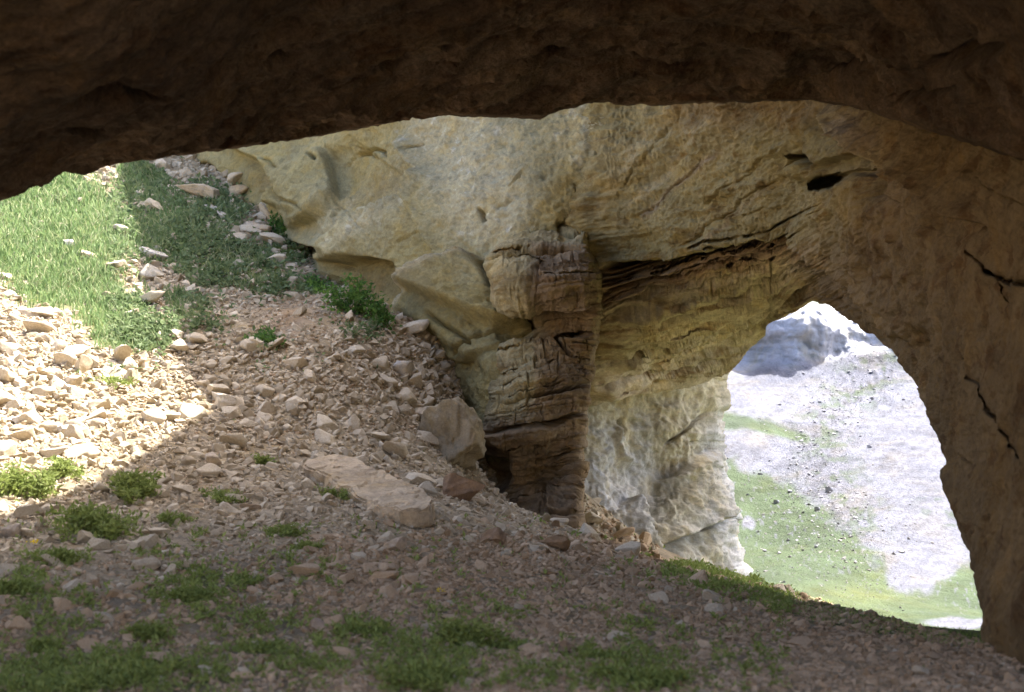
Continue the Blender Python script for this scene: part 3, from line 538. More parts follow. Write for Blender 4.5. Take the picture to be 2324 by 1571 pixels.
# walls behind and beside the camera
path = np.array([(10.9,25),(9.1,20),(7.5,15.5),(6.5,12),(6.0,8.5),(6.1,5),(6.7,2),(8.2,0),(11,-2)], float); tt = np.linspace(0, 8, 120); cx_ = curve(np.column_stack([np.arange(9), path]), tt)
zz = np.linspace(-4, 12, 60); V = np.stack([np.repeat(cx_[0][:, None], 60, 1), np.repeat(cx_[1][:, None], 60, 1), np.repeat(zz[None], 120, 0)], -1); V[..., :2] += (.5 * fbm(V * .6, 4))[..., None]
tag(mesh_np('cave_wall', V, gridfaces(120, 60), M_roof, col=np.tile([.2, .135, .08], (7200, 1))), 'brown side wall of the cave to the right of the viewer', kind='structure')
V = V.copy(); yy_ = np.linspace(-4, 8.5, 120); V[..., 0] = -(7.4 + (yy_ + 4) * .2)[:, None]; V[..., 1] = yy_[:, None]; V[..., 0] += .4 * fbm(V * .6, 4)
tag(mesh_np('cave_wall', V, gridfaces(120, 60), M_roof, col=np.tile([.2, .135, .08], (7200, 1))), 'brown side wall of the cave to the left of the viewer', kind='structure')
# the hill over the cave, open above the left of the scree (this is where the sun comes in)
near_e = [(-34,5),(-12,10)] + [tuple(p[:2]) for p in T_near]; far_e = [tuple(p[:2]) for p in T_far[1:]] + [(-30,84)]
outer = [(-34,130),(5,130),(16,60),(17,46),(17,38),(19,31),(22,24),(40,20),(40,4),(-40,4)]
poly = near_e + far_e + outer
bmh = bmesh.new(); vs_ = [bmh.verts.new((x, y, ZT)) for x, y in poly]; f = bmh.faces.new(vs_); bmesh.ops.triangulate(bmh, faces=[f])
bmesh.ops.solidify(bmh, geom=list(bmh.faces), thickness=-.4)
me = bpy.data.meshes.new('hilltop'); bmh.to_mesh(me); bmh.free(); M_hill, nth, bh = mat_base('hilltop_turf'); nth.links.new(ramp(nth, tex(nth, .5, 6), [(.4, (.3, .26, .18)), (.6, (.12, .16, .05))]), bh.inputs['Base Color'])
me.materials.append(M_hill); o = bpy.data.objects.new('hilltop', me); COL.objects.link(o); tag(o, 'rocky hilltop over the cave', kind='structure')

# ------------------------------------------------------------------ the valley slope seen through the arch
uu = np.concatenate([np.arange(700, 1600, 30.0), np.arange(1600, 2280, 3.0), np.arange(2280, 3300, 30.0)]); vv = np.concatenate([np.arange(420, 640, 14.0), np.arange(640, 1500, 3.0), np.arange(1500, 1700, 20.0)])
PX, PY = np.meshgrid(uu, vv, indexing='ij')
HC = [(2250,1470,36),(1700,1360,44),(1500,1400,44),(2250,1400,48),(1700,1300,56),(2000,1400,48),(1700,1080,80),(2000,1200,66),(2150,1100,74),(1700,950,92),(1900,950,93),(2100,950,90),(1700,832,109),(1900,815,110),(2060,785,110),(2200,760,110),(1700,760,111),(1850,695,112.6),(2060,700,112.3),(2200,690,112.5),
      (1850,672,122),(1700,690,113),(1850,560,185),(1400,560,180),(2400,560,180),(1850,420,300),(1200,420,300),(2700,420,300),(1200,1100,80),(1200,1400,46),(2800,1000,80),(2800,1400,45),(1200,800,112),(2800,800,112),(700,1700,30),(3300,1700,28),(1900,1700,28)]
ht = TPS([c[:2] for c in HC], np.log([c[2] for c in HC]), 500, 1e-5)
P0 = W(PX, PY, np.exp(ht(PX, PY))); w3 = np.stack([PX, PY, 0 * PX], -1); wx = PX + 14 * fbm(w3 / 60, 4, off=3); wy = PY + 12 * fbm(w3 / 50, 4, off=7)
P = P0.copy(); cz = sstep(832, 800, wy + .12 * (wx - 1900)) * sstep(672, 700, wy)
P[..., 2] += .6 * fbm(P0 * .07, 3) + .22 * ridged(P0 * .25, 4) * (.35 + .65 * sstep(1100, 1000, wy)) + .10 * fbm(P0 * 1.1, 4)
P[..., 1] += cz * .8 * fbm(P0 * [.9, .5, .9], 4, .6, off=3) + cz * 1.5 * ridged(P0 * [.22, .1, .22], 4, off=8)
# scree / grass layout
gmask = sstep(1040, 1110, wy - .75 * (wx - 1660) * sstep(1600, 1700, wx) * .62)       # meadow below a diagonal
s1, _t = sdist(wx, wy, [(1640,1060),(1760,1085),(1840,1140),(1930,1200),(1990,1260),(2030,1330),(2110,1335),(2180,1290),(2260,1270)])
gmask = sstep(-14, 16, s1 + 22 * fbm(w3 / 26, 4, .65, off=5))
gmask = np.maximum(gmask, sstep(30, 10, np.abs(sdist(wx, wy, [(1640,965),(1700,972),(1790,998),(1830,1008)])[0]) * (1 + (wx - 1640) / 260)) * .95)
gmask = np.maximum(gmask, sstep(704, 690, wy + 5 * fbm(w3 / 12, 3)))
gmask = np.maximum(gmask, .75 * sstep(-.05, .35, fbm(w3 / [22, 14, 1], 4, .6, off=14)) * np.exp(-((sdist(wx, wy, [(2000,840),(1880,930),(1870,1050),(1950,1180)])[0]) / 60) ** 2))
gmask = np.maximum(gmask, .7 * sstep(.0, .4, fbm(w3 / [30, 10, 1], 3, off=24)) * np.exp(-((sdist(wx, wy, [(2110,1150),(2160,1170),(2230,1250)])[0]) / 26) ** 2))
gmask = np.maximum(gmask, .6 * sstep(.1, .4, fbm(w3 / [40, 8, 1], 3, off=34)) * sstep(700, 760, wy) * sstep(850, 820, wy))
spk = sstep(.42, .55, fbm(w3 / 5.5, 2, off=71)) * np.exp(-((wy - 1190 - .25 * (wx - 1850)) / 110) ** 2) ; gmask = gmask * (1 - .85 * spk)
for cx_, cy_, rx, ry in [(2180,1425,80,16),(2080,1300,60,16),(1700,1180,14,8)]:
    gmask = gmask * (1 - sstep(1.3, .7, np.sqrt(((wx - cx_) / rx) ** 2 + ((wy - cy_) / ry) ** 2)))
gmask = gmask[..., None]
sc_ = np.array([.108, .11, .132]) * (1 + .22 * fbm(w3 / [40, 6, 1], 4, off=3)[..., None] + .12 * fbm(w3 / 4, 2)[..., None])  # lilac-blue cast in the scree colour stands in for distance haze
dk = np.exp(-((sdist(wx, wy, [(2010,830),(1930,900),(1860,1000),(1850,1100),(1900,1180)])[0]) / 55) ** 2) * sstep(-.1, .3, fbm(w3 / 9, 3, off=44)); sc_ = sc_ * (1 - .4 * dk[..., None]) * (1 + .30 * fbm(np.stack([(wx * .8 - wy * .6) / 70, (wx * .6 + wy * .8) / 5, 0 * wx], -1), 4, .6, off=91)[..., None] + .25 * fbm(w3 / 3.5, 3, off=92)[..., None])
gr = np.array([.048, .068, .034]) * (1 + .3 * fbm(w3 / [60, 16, 1], 4, off=6)[..., None]); gr = gr + np.array([.02, .016, .0]) * np.exp(-(((wx - 1960) / 140) ** 2 + ((wy - 1340) / 40) ** 2))[..., None]
colr = sc_ * (1 - gmask) + gr * gmask
shade_lift = (cz * (1 - gmask[..., 0] * .5))[..., None]; colr = colr * (1 - .8 * shade_lift) + np.array([.46, .46, .50]) * .8 * shade_lift  # cliff band painted pale to lift the shade on it
M_slope = rock_mat('valley_slope', .25, contrast=.35, bump=.2)
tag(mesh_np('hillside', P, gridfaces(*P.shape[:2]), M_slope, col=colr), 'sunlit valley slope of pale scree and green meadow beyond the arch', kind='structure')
HP, HG = P, gmask[..., 0]

# ------------------------------------------------------------------ stones
def hull_proto(n, seed, flat=(1, .8, .6), bev=0):
    r = random.Random(seed); bm = bmesh.new()
    for _ in range(n):
        v = Vector((r.gauss(0, 1), r.gauss(0, 1), r.gauss(0, 1))).normalized(); v = Vector([max(-.72, min(.72, c)) for c in v]) * r.uniform(.8, 1.1)
        bm.verts.new((v.x * flat[0], v.y * flat[1], v.z * flat[2]))
    bmesh.ops.convex_hull(bm, input=list(bm.verts)); bmesh.ops.delete(bm, geom=[v for v in bm.verts if not v.link_faces], context='VERTS')
    if bev:
        bmesh.ops.dissolve_limit(bm, angle_limit=R(14), verts=list(bm.verts), edges=list(bm.edges))
        bmesh.ops.bevel(bm, geom=list(bm.edges), offset=bev, segments=2, profile=.6, affect='EDGES', clamp_overlap=True)
    bmesh.ops.triangulate(bm, faces=list(bm.faces)); bm.normal_update()
    V = np.array([v.co[:] for v in bm.verts]); F = np.array([[v.index for v in f.verts] for f in bm.faces] if bm.verts.index_update() is None else 0)
    bm.free(); return V, F
def rand_rot(n, r, tilt=.5):
    z = r.uniform(0, 2 * math.pi, n); tx = r.normal(0, tilt, n); ty = r.normal(0, tilt, n)
    cz_, sz = np.cos(z), np.sin(z); cx2, sx = np.cos(tx), np.sin(tx); cy2, sy = np.cos(ty), np.sin(ty); O_ = np.zeros(n); I = np.ones(n)
    Rz = np.stack([cz_, -sz, O_, sz, cz_, O_, O_, O_, I], -1).reshape(n, 3, 3); Rx = np.stack([I, O_, O_, O_, cx2, -sx, O_, sx, cx2], -1).reshape(n, 3, 3); Ry = np.stack([cy2, O_, sy, O_, I, O_, -sy, O_, cy2], -1).reshape(n, 3, 3)
    return Rx @ Ry @ Rz
def scatter(name, pos, size, protos, mat, seed, tilt=.5, smooth=False, sq=None):
    r = np.random.default_rng(seed); n = len(pos); Rm = rand_rot(n, r, tilt); k = r.integers(0, len(protos), n); Vs, Fs, o = [], [], 0
    for i, (pv, pf) in enumerate(protos):
        m = np.where(k == i)[0]
        if not len(m): continue
        s = size[m, None] * r.uniform(.75, 1.25, (len(m), 3)); v = np.einsum('nij,nvj->nvi', Rm[m], pv[None] * s[:, None]) + pos[m, None]
        Vs.append(v.reshape(-1, 3)); Fs.append((pf[None] + (np.arange(len(m)) * len(pv))[:, None, None] + o).reshape(-1, 3)); o += len(m) * len(pv)
    return mesh_np(name, np.vstack(Vs), np.vstack(Fs), mat, smooth)
PROT = [hull_proto(random.Random(i).choice([9, 11, 13]), i, (1, random.Random(i).uniform(.65, .95), random.Random(i).uniform(.4, .7))) for i in range(14)]
PROTB = [hull_proto(random.Random(i).choice([10, 12, 15]), 40 + i, (1, random.Random(i).uniform(.7, .95), random.Random(i).uniform(.5, .8)), .12) for i in range(14)]
def local_size(px, py, d):      # typical stone radius in metres
    base = .0052 * d * np.where(d < 16, .95, 1.0)
    k = np.ones(px.shape)
    k *= 1 - .38 * np.exp(-(((px - 680) / 130) ** 2 + ((py - 730) / 60) ** 2))
    k *= 1 - .08 * sstep(1350, 1600, px) * sstep(1250, 1320, py)
    k *= 1 - .1 * sstep(1330, 1420, py)
    k *= 1 + .7 * np.exp(-(((px - 100) / 170) ** 2 + ((py - 920) / 110) ** 2))
    k *= 1 + .3 * np.exp(-(((px - 1000) / 120) ** 2 + ((py - 870) / 80) ** 2))
    return base * k
def density(px, py):
    s = 1 - sstep(1480, 1500, px) * (py < 1262 + .26 * (px - 1480))
    s *= 1 - (.97 - .25 * (px > 300)) * sstep(.15, .55, green_at(px, py)) * (py < 860)
    s *= 1 - .1 * sstep(1380, 1480, py)
    s *= 1 - .45 * np.exp(-(((px - 640) / 80) ** 2 + ((py - 720) / 40) ** 2))
    return s
def sample_ground(n, seed, box=(-500, 2450, 340, 1620)):
    r = np.random.default_rng(seed); px = r.uniform(box[0], box[1], n); py = r.uniform(box[2], box[3], n); P, ok, d = hit(px, py); P, px, py, d = P[ok], px[ok], py[ok], d[ok]
    return P, px, py, d, r
P, px, py, d, r = sample_ground(150000, 1)
m = (r.random(len(px)) < density(px, py)) & (d < 60); P, px, py, d = P[m], px[m], py[m], d[m]
sz = local_size(px, py, d) * np.exp(r.normal(-.74, .5, len(d))); lim = 1.6 * .0052 * d; sz = np.minimum(sz, lim)
P[:, 2] += sz * .12
br = r.random(len(d)) < .9 * sstep(1150, 1330, py + .10 * (px - 900))
tag(scatter('scree', P[~br], sz[~br], PROTB, M_stone, 2, smooth=False), 'loose pale limestone rubble covering the slope', kind='stuff')
tag(scatter('brown_rubble', P[br], sz[br], PROTB, M_brown, 12, smooth=False), 'brownish rubble covering the foreground floor of the cave', kind='stuff')
P, px, py, d, r = sample_ground(90000, 11, (0, 2324, 600, 1600)); m = (d < 60) & (r.random(len(d)) < .9 * density(px, py)); P, d = P[m], d[m]
tag(scatter('gravel', P, .0018 * d * np.exp(r.normal(0, .3, len(d))), PROT[:5], M_brown, 3), 'fine stone chips and grit between the larger stones', kind='stuff')

P, px, py, d, r = sample_ground(60000, 17, (700, 2400, 1220, 1600)); m = (d < 30) & (r.random(len(d)) < .9 * density(px, py)); P, d = P[m], d[m]
tag(scatter('small_rubble', P, .0034 * d * np.exp(r.normal(0, .35, len(d))), PROT, M_brown, 19), 'small angular brown rubble in front of the arch', kind='stuff')
# individual stones
def detail_stone(seed, flat, n=16, bev=.07, sub=2, amp=.05, mat=None):
    V, F = hull_proto(n, seed, flat, 0)
    bm = bmesh.new(); vv_ = [bm.verts.new(v) for v in V]; [bm.faces.new([vv_[i] for i in f]) for f in F]
    bmesh.ops.dissolve_limit(bm, angle_limit=R(16), verts=list(bm.verts), edges=list(bm.edges))
    bmesh.ops.bevel(bm, geom=list(bm.edges), offset=bev, segments=2, profile=.5, affect='EDGES', clamp_overlap=True)
    bmesh.ops.triangulate(bm, faces=list(bm.faces)); bmesh.ops.subdivide_edges(bm, edges=[e for e in bm.edges if e.calc_length() > .16], cuts=sub, use_grid_fill=True); bmesh.ops.triangulate(bm, faces=list(bm.faces))
    bm.verts.index_update(); bm.normal_update(); V = np.array([v.co[:] for v in bm.verts]); Nv = np.array([v.normal[:] for v in bm.verts]); F = np.array([[v.index for v in f.verts] for f in bm.faces]); bm.free()
    V = V + Nv * (amp * fbm(V * 2.2, 5, .68, off=seed)[:, None]); return V, F
def rock_ico(seed, flat, sub=4, planes=10, amp=.10):
    r = np.random.default_rng(seed); bm = bmesh.new(); bmesh.ops.create_icosphere(bm, subdivisions=sub, radius=1.0); V = np.array([v.co[:] for v in bm.verts]); F = np.array([[v.index for v in f.verts] for f in bm.faces]); bm.free()
    for _ in range(planes):
        n = r.normal(0, 1, 3); n /= np.linalg.norm(n); dd_ = r.uniform(.34, .72); V = V - n * (np.maximum(0, V @ n - dd_) * .97)[:, None]
    V = V * np.array(flat); nn = V / (np.linalg.norm(V, axis=1, keepdims=True) + 1e-9)
    return V + nn * (amp * fbm(V * 1.6, 5, .6, off=seed) + amp * .6 * ridged(V * 2.6, 4, off=seed + 5) * .6)[:, None], F
DP = []
for i in range(12):
    rr_ = random.Random(100 + i); V, F = rock_ico(100 + i, (1, rr_.uniform(.6, .95), rr_.uniform(.5, .8)), 4, 13, .07)
    DP.append(mesh_np('stone', V * 1.25, F, M_stone, True, link=False))
DPB = []
for me_ in DP:
    m2 = me_.copy(); m2.materials.clear(); m2.materials.append(M_brown); DPB.append(m2)
LM = [(1022,985,'big rounded boulder'),(1040,1105,'dark brown leaning block'),(912,838,'whitish squarish boulder'),(462,438,'long tan ledge'),(338,618,'shadow-edge boulder'),(158,548,'lone stone in the sunlit grass'),
 (20,668,'oval pale stone'),(478,1046,'upright rounded stone'),(506,916,'boulder at the tip of the sunlight'),(170,978,'long wedge-shaped sunlit stone'),(60,880,'broad sunlit block'),(1256,1228,'dark brown block at the pillar foot'),(1125,1222,'reddish brown rock'),
 (1283,1472,'lone brown stone'),(715,1420,'pinkish stone'),(30,1205,'grey-brown stone at the left edge'),(560,1150,'flat brown stone'),(835,1120,'long flat slab'),(900,1240,'tan wedge below the slab'),(806,690,'tall leafy bush'),(600,780,'low green cushion'),
 (600,1050,'small plant in mid scree'),(1062,1430,'leafy foreground tuft'),(215,1180,'spreading shade plant'),(310,1090,'sunlight-edge plant'),(48,1090,'plant at the left edge'),(130,1260,'lower left plant'),(340,1430,'rounded lower left tuft'),
 (420,1345,'spreading fine-leaved weed'),(255,865,'sparse sunlit weed'),(960,1530,'bottom edge clump'),(590,1460,'fine weed tuft at the bottom'),(1480,1530,'wide bottom right clump'),(634,510,'upright weed at the cliff foot'),(74,1240,'yellow flower'),(1000,1352,'small yellow flower cluster'),(1320,1225,'foot of the pillar'),(1560,1310,'grass fringe'),(750,900,'middle of the scree'),(320,1240,'ground below the shade plant'),(1850,1440,'crest below the arch'),(950,846,'tan angular boulder'),(1052,838,'tilted tan boulder'),(962,940,'tan boulder beside the big one'),(535,437,'squarish yellow block'),(578,516,'flat boulder at the cliff foot'),(340,574,'flat sunlit rock'),(716,645,'small plant left of the bush'),(400,880,'edge of sunlight'),(620,930,'left middle of the shaded scree'),(500,800,'upper shaded scree'),(850,830,'upper right scree'),(100,1400,'lower left ground'),(1250,1330,'lower centre ground'),(1500,1420,'lower right rubble'),(960,790,'lower tip of the cliff ledge'),(1110,860,'gap beside the pillar'),(860,770,'upper right scree corner')]
ORD = ['nearest', 'second nearest', 'third nearest', 'fourth nearest', 'fifth nearest', 'sixth nearest', 'seventh nearest', 'eighth nearest', 'ninth nearest', 'tenth nearest', 'eleventh nearest', 'twelfth nearest'] + ['number ' + str(k_) for k_ in range(13, 60)]
DIRS = ['right of', 'below right of', 'below', 'below left of', 'left of', 'above left of', 'above', 'above right of']
def place_words(px, py):
    k = min(range(len(LM)), key=lambda q: math.hypot(LM[q][0] - px, LM[q][1] - py)); a = math.atan2(py - LM[k][1], px - LM[k][0])
    return k, DIRS[int(round(a / (math.pi / 4))) % 8], math.hypot(LM[k][0] - px, LM[k][1] - py)
SUNPOLY = [(265,385),(280,480),(340,700),(400,800),(412,860),(490,930),(300,1050),(0,1190),(-900,1500),(-900,385)]
def inpoly(x, y, poly):
    c = False
    for (x0, y0), (x1, y1) in zip(poly, poly[1:] + poly[:1]):
        if (y0 > y) != (y1 > y) and x < (x1 - x0) * (y - y0) / (y1 - y0) + x0: c = not c
    return c
P, px, py, d, r = sample_ground(2600, 21, (-10, 2330, 360, 1565))
m = (r.random(len(px)) < density(px, py)) & (d < 58); P, px, py, d = P[m], px[m], py[m], d[m]
sz = local_size(px, py, d) * np.exp(r.normal(.42, .28, len(d))); sz = np.minimum(sz, .0125 * d)
pick = np.argsort(-sz / d * (1 + .0 * px) * r.uniform(.55, 1, len(d)))[:265]
pw = [place_words(px[i], py[i]) for i in pick]; rank = {}
for j in sorted(range(len(pick)), key=lambda q: pw[q][2]): rank.setdefault(pw[j][:2], []).append(j)
for j, i in enumerate(pick):
    o = bpy.data.objects.new('stone', (DPB if py[i] + .1 * (px[i] - 900) > 1270 and j % 4 else DP)[j % 12]); COL.objects.link(o); s = sz[i]
    o.location = (P[i, 0], P[i, 1], P[i, 2] + s * .22); o.scale = (s * r.uniform(.8, 1.25), s * r.uniform(.8, 1.15), s * r.uniform(.7, 1.1)); o.rotation_euler = (r.normal(0, .35), r.normal(0, .35), r.uniform(0, 6.28))
    sun_ = inpoly(px[i], py[i], SUNPOLY); big = 'large' if s / d[i] > .0092 else 'small'; kk_, dr_, _ = pw[j]; n_ = rank[pw[j][:2]].index(j)
    tag(o, f"{big} {'sunlit' if sun_ else 'shaded'} stone, {ORD[n_]} {dr_} the {LM[kk_][2]}", 'stone', 'sunlit loose stones' if sun_ else 'loose stones in the shade')

def cmesh(name, V, F, base, label, cat, group=None, loc=(0, 0, 0), smooth=False, mat=None, rot=(0, 0, 0)):
    V = np.asarray(V); c = np.array(base)[None] * (1 + .18 * fbm(V * 3 + loc[0], 3)[:, None]); o = mesh_np(name, V, F, mat or M_boulder, smooth, col=c); o.location = loc; o.rotation_euler = rot
    return tag(o, label, cat, group)
def at(px, py): P_, ok, d_ = hit([px], [py]); return P_[0], d_[0]
HERO = [  # px, py (centre), half width px, height ratio, depth ratio, colour, tilt, label, name
 (1025,988,78,1.15,.8,(.30,.245,.165),.0,'big rounded tan boulder wedged beside the dark hollow of the pillar','boulder'),
 (1040,1105,56,.70,.6,(.255,.16,.095),-.25,'dark brown flat-faced block leaning below the big tan boulder','boulder'),
 (1086,915,30,.85,.9,(.31,.235,.15),.1,'dark rounded boulder caught against the pillar above the big tan boulder','boulder'),
 (912,838,24,.9,.8,(.52,.47,.41),.2,'whitish squarish boulder in the rubble below the cliff ledge','boulder'),
 (950,846,20,1.0,.8,(.50,.42,.31),-.3,'tan angular boulder right of the whitish squarish one','boulder'),
 (1052,838,25,.8,.8,(.47,.38,.26),.4,'tilted tan boulder at the top of the rubble heap beside the pillar','boulder'),
 (925,892,26,.7,.8,(.42,.33,.22),.0,'flattish tan boulder in the rubble below the whitish squarish one','boulder'),
 (962,940,34,.75,.8,(.42,.34,.245),.2,'tan boulder just left of the big rounded boulder','boulder'),
 (462,438,62,.36,.5,(.43,.35,.25),.32,'long tan rock ledge lying under the cliff at the top of the slope','boulder'),
 (535,437,24,.8,.8,(.38,.29,.18),.1,'squarish yellow block at the right end of the tan rock ledge','boulder'),
 (578,516,34,.55,.7,(.42,.34,.25),.15,'flat tan boulder under the cliff foot beside the green weed','boulder'),
 (478,470,26,.45,.6,(.47,.42,.35),.5,'narrow pale rock below the tan rock ledge','boulder'),
 (512,492,22,.4,.6,(.5,.45,.38),.4,'thin pale rock lying below the narrow pale rock','boulder'),
 (338,618,29,.8,.8,(.42,.38,.31),.1,'rounded sunlit boulder on the edge of the shadow','boulder'),
 (340,574,40,.36,.6,(.5,.46,.4),.15,'flat sunlit rock above the rounded boulder on the shadow edge','boulder'),
 (280,524,24,.5,.6,(.5,.44,.34),.5,'small tilted sunlit rock in the grass above the flat sunlit rock','boulder'),
 (158,548,16,.75,.8,(.5,.46,.42),.1,'lone pale stone in the sunlit grass','boulder'),
 (20,668,18,.6,.8,(.55,.5,.42),.1,'oval pale stone at the left edge below the sunlit grass','boulder'),
 (478,1046,24,.9,.9,(.46,.38,.29),.1,'upright rounded stone in shade below the tip of the sunlight','boulder'),
 (506,916,27,.85,.8,(.50,.44,.35),.2,'rounded boulder at the tip of the sunlit patch','boulder'),
 (170,978,38,.5,.6,(.50,.44,.36),.35,'long wedge-shaped stone in the sunlit scree','boulder'),
 (60,950,40,.6,.7,(.5,.45,.38),.2,'broad block in the sunlit scree near the left edge','boulder'),
 (1256,1228,34,.72,.8,(.25,.16,.09),.1,'dark brown block at the foot of the pillar on the rubble crest','boulder'),
 (1125,1222,34,.7,.7,(.30,.20,.125),-.3,'reddish brown rock on the rubble between slab and pillar foot','boulder'),
 (1283,1472,28,.7,.8,(.27,.185,.125),.1,'brown stone lying alone on the bottom foreground grass','boulder'),
 (715,1420,24,.6,.8,(.42,.32,.24),.1,'pinkish stone in the foreground left of the leafy tuft','boulder'),
 (30,1205,30,.65,.8,(.36,.3,.24),.1,'rounded grey-brown stone at the left edge just below the sunlight','boulder'),
 (560,1150,26,.5,.8,(.38,.29,.2),.2,'flat brown stone left of the long flat slab','boulder'),
 (900,1240,30,.6,.7,(.42,.33,.24),-.3,'wedge of tan rock just below the end of the slab','boulder'),
]
for j, (x, y, hw, hr, dr, c, tl, lab, nm) in enumerate(HERO):
    p, dd = at(x, y + hw * hr * .75); s = hw / FPX * dd * 1.12
    V, F = rock_ico(300 + j, (1, dr, hr), 5 if hw > 36 else 4, 3 if hw > 70 else 12, .34 if hw > 70 else .11); ln = np.abs(V).max(0); V = V / ln * np.array([1, dr, hr]) * s
    cmesh(nm, V, F, c, lab, 'boulder', 'boulders on the scree', (p[0], p[1] + s * dr * .3, p[2] + s * hr * .55), smooth=True, rot=(0, tl, random.uniform(-.3, .3)))
# the long flat slab
p0, d0 = at(722, 1080); p1, d1 = at(948, 1198); ax = p1 - p0; L = np.linalg.norm(ax)
bm = bmesh.new(); outl = [(-.52,-.10),(-.50,.16),(-.40,.25),(-.2,.24),(.1,.27),(.42,.20),(.53,.06),(.50,-.14),(.38,-.24),(.1,-.22),(-.2,-.2),(-.42,-.17)]
vs_ = [bm.verts.new((x * L * 1.04, y * L * .50, 0)) for x, y in outl]; f = bm.faces.new(vs_); rr2 = bmesh.ops.extrude_face_region(bm, geom=[f]); bmesh.ops.translate(bm, verts=[v for v in rr2['geom'] if isinstance(v, bmesh.types.BMVert)], vec=(0, 0, .30))
bmesh.ops.recalc_face_normals(bm, faces=list(bm.faces)); bmesh.ops.bevel(bm, geom=list(bm.edges), offset=.035, segments=2, affect='EDGES'); bmesh.ops.triangulate(bm, faces=list(bm.faces))
for _ in range(4): bmesh.ops.subdivide_edges(bm, edges=[e for e in bm.edges if e.calc_length() > .07], cuts=1); bmesh.ops.triangulate(bm, faces=list(bm.faces))
bm.verts.index_update(); V = np.array([v.co[:] for v in bm.verts]); F = np.array([[v.index for v in f.verts] for f in bm.faces]); bm.free()
V[:, 2] += .10 * fbm(V * 1.6, 5, .65) - .03 * (fbm(V * 7, 2, off=4) > .45); V[:, 1] += .12 * fbm(V * 2.2, 4, .6, off=8) ; V[:, 0] += .07 * fbm(V * 2.4, 3, .6, off=3)
th = math.atan2(ax[1], ax[0]); pit = -math.asin(ax[2] / L)
sl_o = cmesh('rock_slab', V, F, (.46, .36, .24), 'long flat tan rock slab lying down the middle of the scree', 'boulder', 'boulders on the scree', tuple((p0 + p1) / 2 + np.array([0, .1, .02])), smooth=False)
sl_o.rotation_euler = (Matrix.Rotation(th, 4, 'Z') @ Matrix.Rotation(pit, 4, 'Y') @ Matrix.Rotation(R(8), 4, 'X')).to_euler()

# ------------------------------------------------------------------ boulders on the valley slope
hpx, hpy, hd = project(HP)
def hill_pts(n, seed, poly, width):
    r = np.random.default_rng(seed); A = np.asarray(poly, float); k = r.integers(0, len(A) - 1, n); u = r.random(n); q = A[k] + (A[k + 1] - A[k]) * u[:, None] + r.normal(0, width, (n, 2))
    i = np.clip(np.searchsorted(uu_h, q[:, 0]), 1, len(uu_h) - 2); j = np.clip(np.searchsorted(vv_h, q[:, 1]), 1, len(vv_h) - 2); return HP[i, j], hd[i, j], q, r
uu_h, vv_h = uu, vv
CH = [(2030,820),(1960,880),(1880,930),(1850,1010),(1840,1090),(1880,1150),(1960,1180)]
Pp, dd, q, r = hill_pts(4200, 5, CH, 50); s = .0007 * dd * np.exp(r.normal(-.2, .5, len(dd))); Pp = Pp.copy(); Pp[:, 2] += s * .05
PROTF = [hull_proto(11, 70 + i, (1, .85, .34)) for i in range(8)]
tag(scatter('slope_rubble', Pp, s, PROTF, M_stone_far, 9, tilt=.2), 'grey rubble spilling down the far valley slope', kind='stuff')
Pp, dd, q, r = hill_pts(900, 6, [(1680,1130),(1850,1180),(2000,1230),(1900,1330),(1700,1280)], 60); s = .0011 * dd * np.exp(r.normal(-.3, .5, len(dd)))
tag(scatter('meadow_rubble', Pp, s, PROT, stone_mat('meadow_stone', (.16, .155, .16), (.22, .215, .22), 2), 10), 'small white stones strewn over the far green meadow', kind='stuff')
Pp, dd, q, r = hill_pts(70, 7, CH + [(1750,1200)], 34); s = .0017 * dd * np.exp(r.normal(0, .35, len(dd)))
FM = [mesh_np('boulder', *PROT[k], M_stone_far, False, link=False) for k in range(10)]
sd_ = q[:, 0] - np.interp(q[:, 1], [820, 930, 1050, 1180], [2000, 1880, 1850, 1920]); cnt = {}
for i in np.argsort(q[:, 1]):
    o = bpy.data.objects.new('slope_boulder', FM[i % 10]); COL.objects.link(o); o.location = tuple(Pp[i] + [0, 0, s[i] * .2]); o.scale = (s[i], s[i], s[i] * .6); o.rotation_euler = tuple(r.uniform(-.4, .4, 2)) + (r.uniform(0, 6),)
    z_ = 'broad' if s[i] / dd[i] > .0020 else 'mid-sized' if s[i] / dd[i] > .0015 else 'small'; v_ = ('left edge', 'centre', 'right edge')[int(np.clip(sd_[i] / 26 + 1.5, 0, 2))]; c_ = cnt[(z_, v_)] = cnt.get((z_, v_), 0) + 1
    tag(o, f"{z_} grey boulder on the {v_} of the far rubble chute, {['topmost','second','third','fourth','fifth','sixth','seventh','eighth','ninth','tenth','eleventh','twelfth','thirteenth','fourteenth','fifteenth','sixteenth','seventeenth','eighteenth'][min(c_, 18) - 1]} counting down", 'boulder', 'boulders in the rubble chute on the far slope')
for x, y, hw, lab in [(1762,1138,9,'dark grey boulder standing alone on the far green meadow'),(1768,1245,7,'white boulder on the lower part of the far green meadow'),(1972,1022,9,'white boulder at the right side of the far rubble chute'),(1735,1240,6,'grey boulder left of the white boulder on the far meadow'),(1880,1110,12,'broad grey boulder at the foot of the far rubble chute'),(1855,1155,9,'grey boulder below the broad one at the foot of the far chute'),(1790,1115,7,'small grey boulder above the lone dark boulder on the meadow')]:
    i = np.searchsorted(uu_h, x); j = np.searchsorted(vv_h, y + hw * .5); s_ = hw / FPX * hd[i, j]; o = bpy.data.objects.new('slope_boulder', FM[(x + y) % 10]); COL.objects.link(o); o.location = tuple(HP[i, j] + [0, 0, s_ * .35]); o.scale = (s_ * 1.1, s_, s_ * 1.3); tag(o, lab, 'boulder', 'boulders on the far meadow')

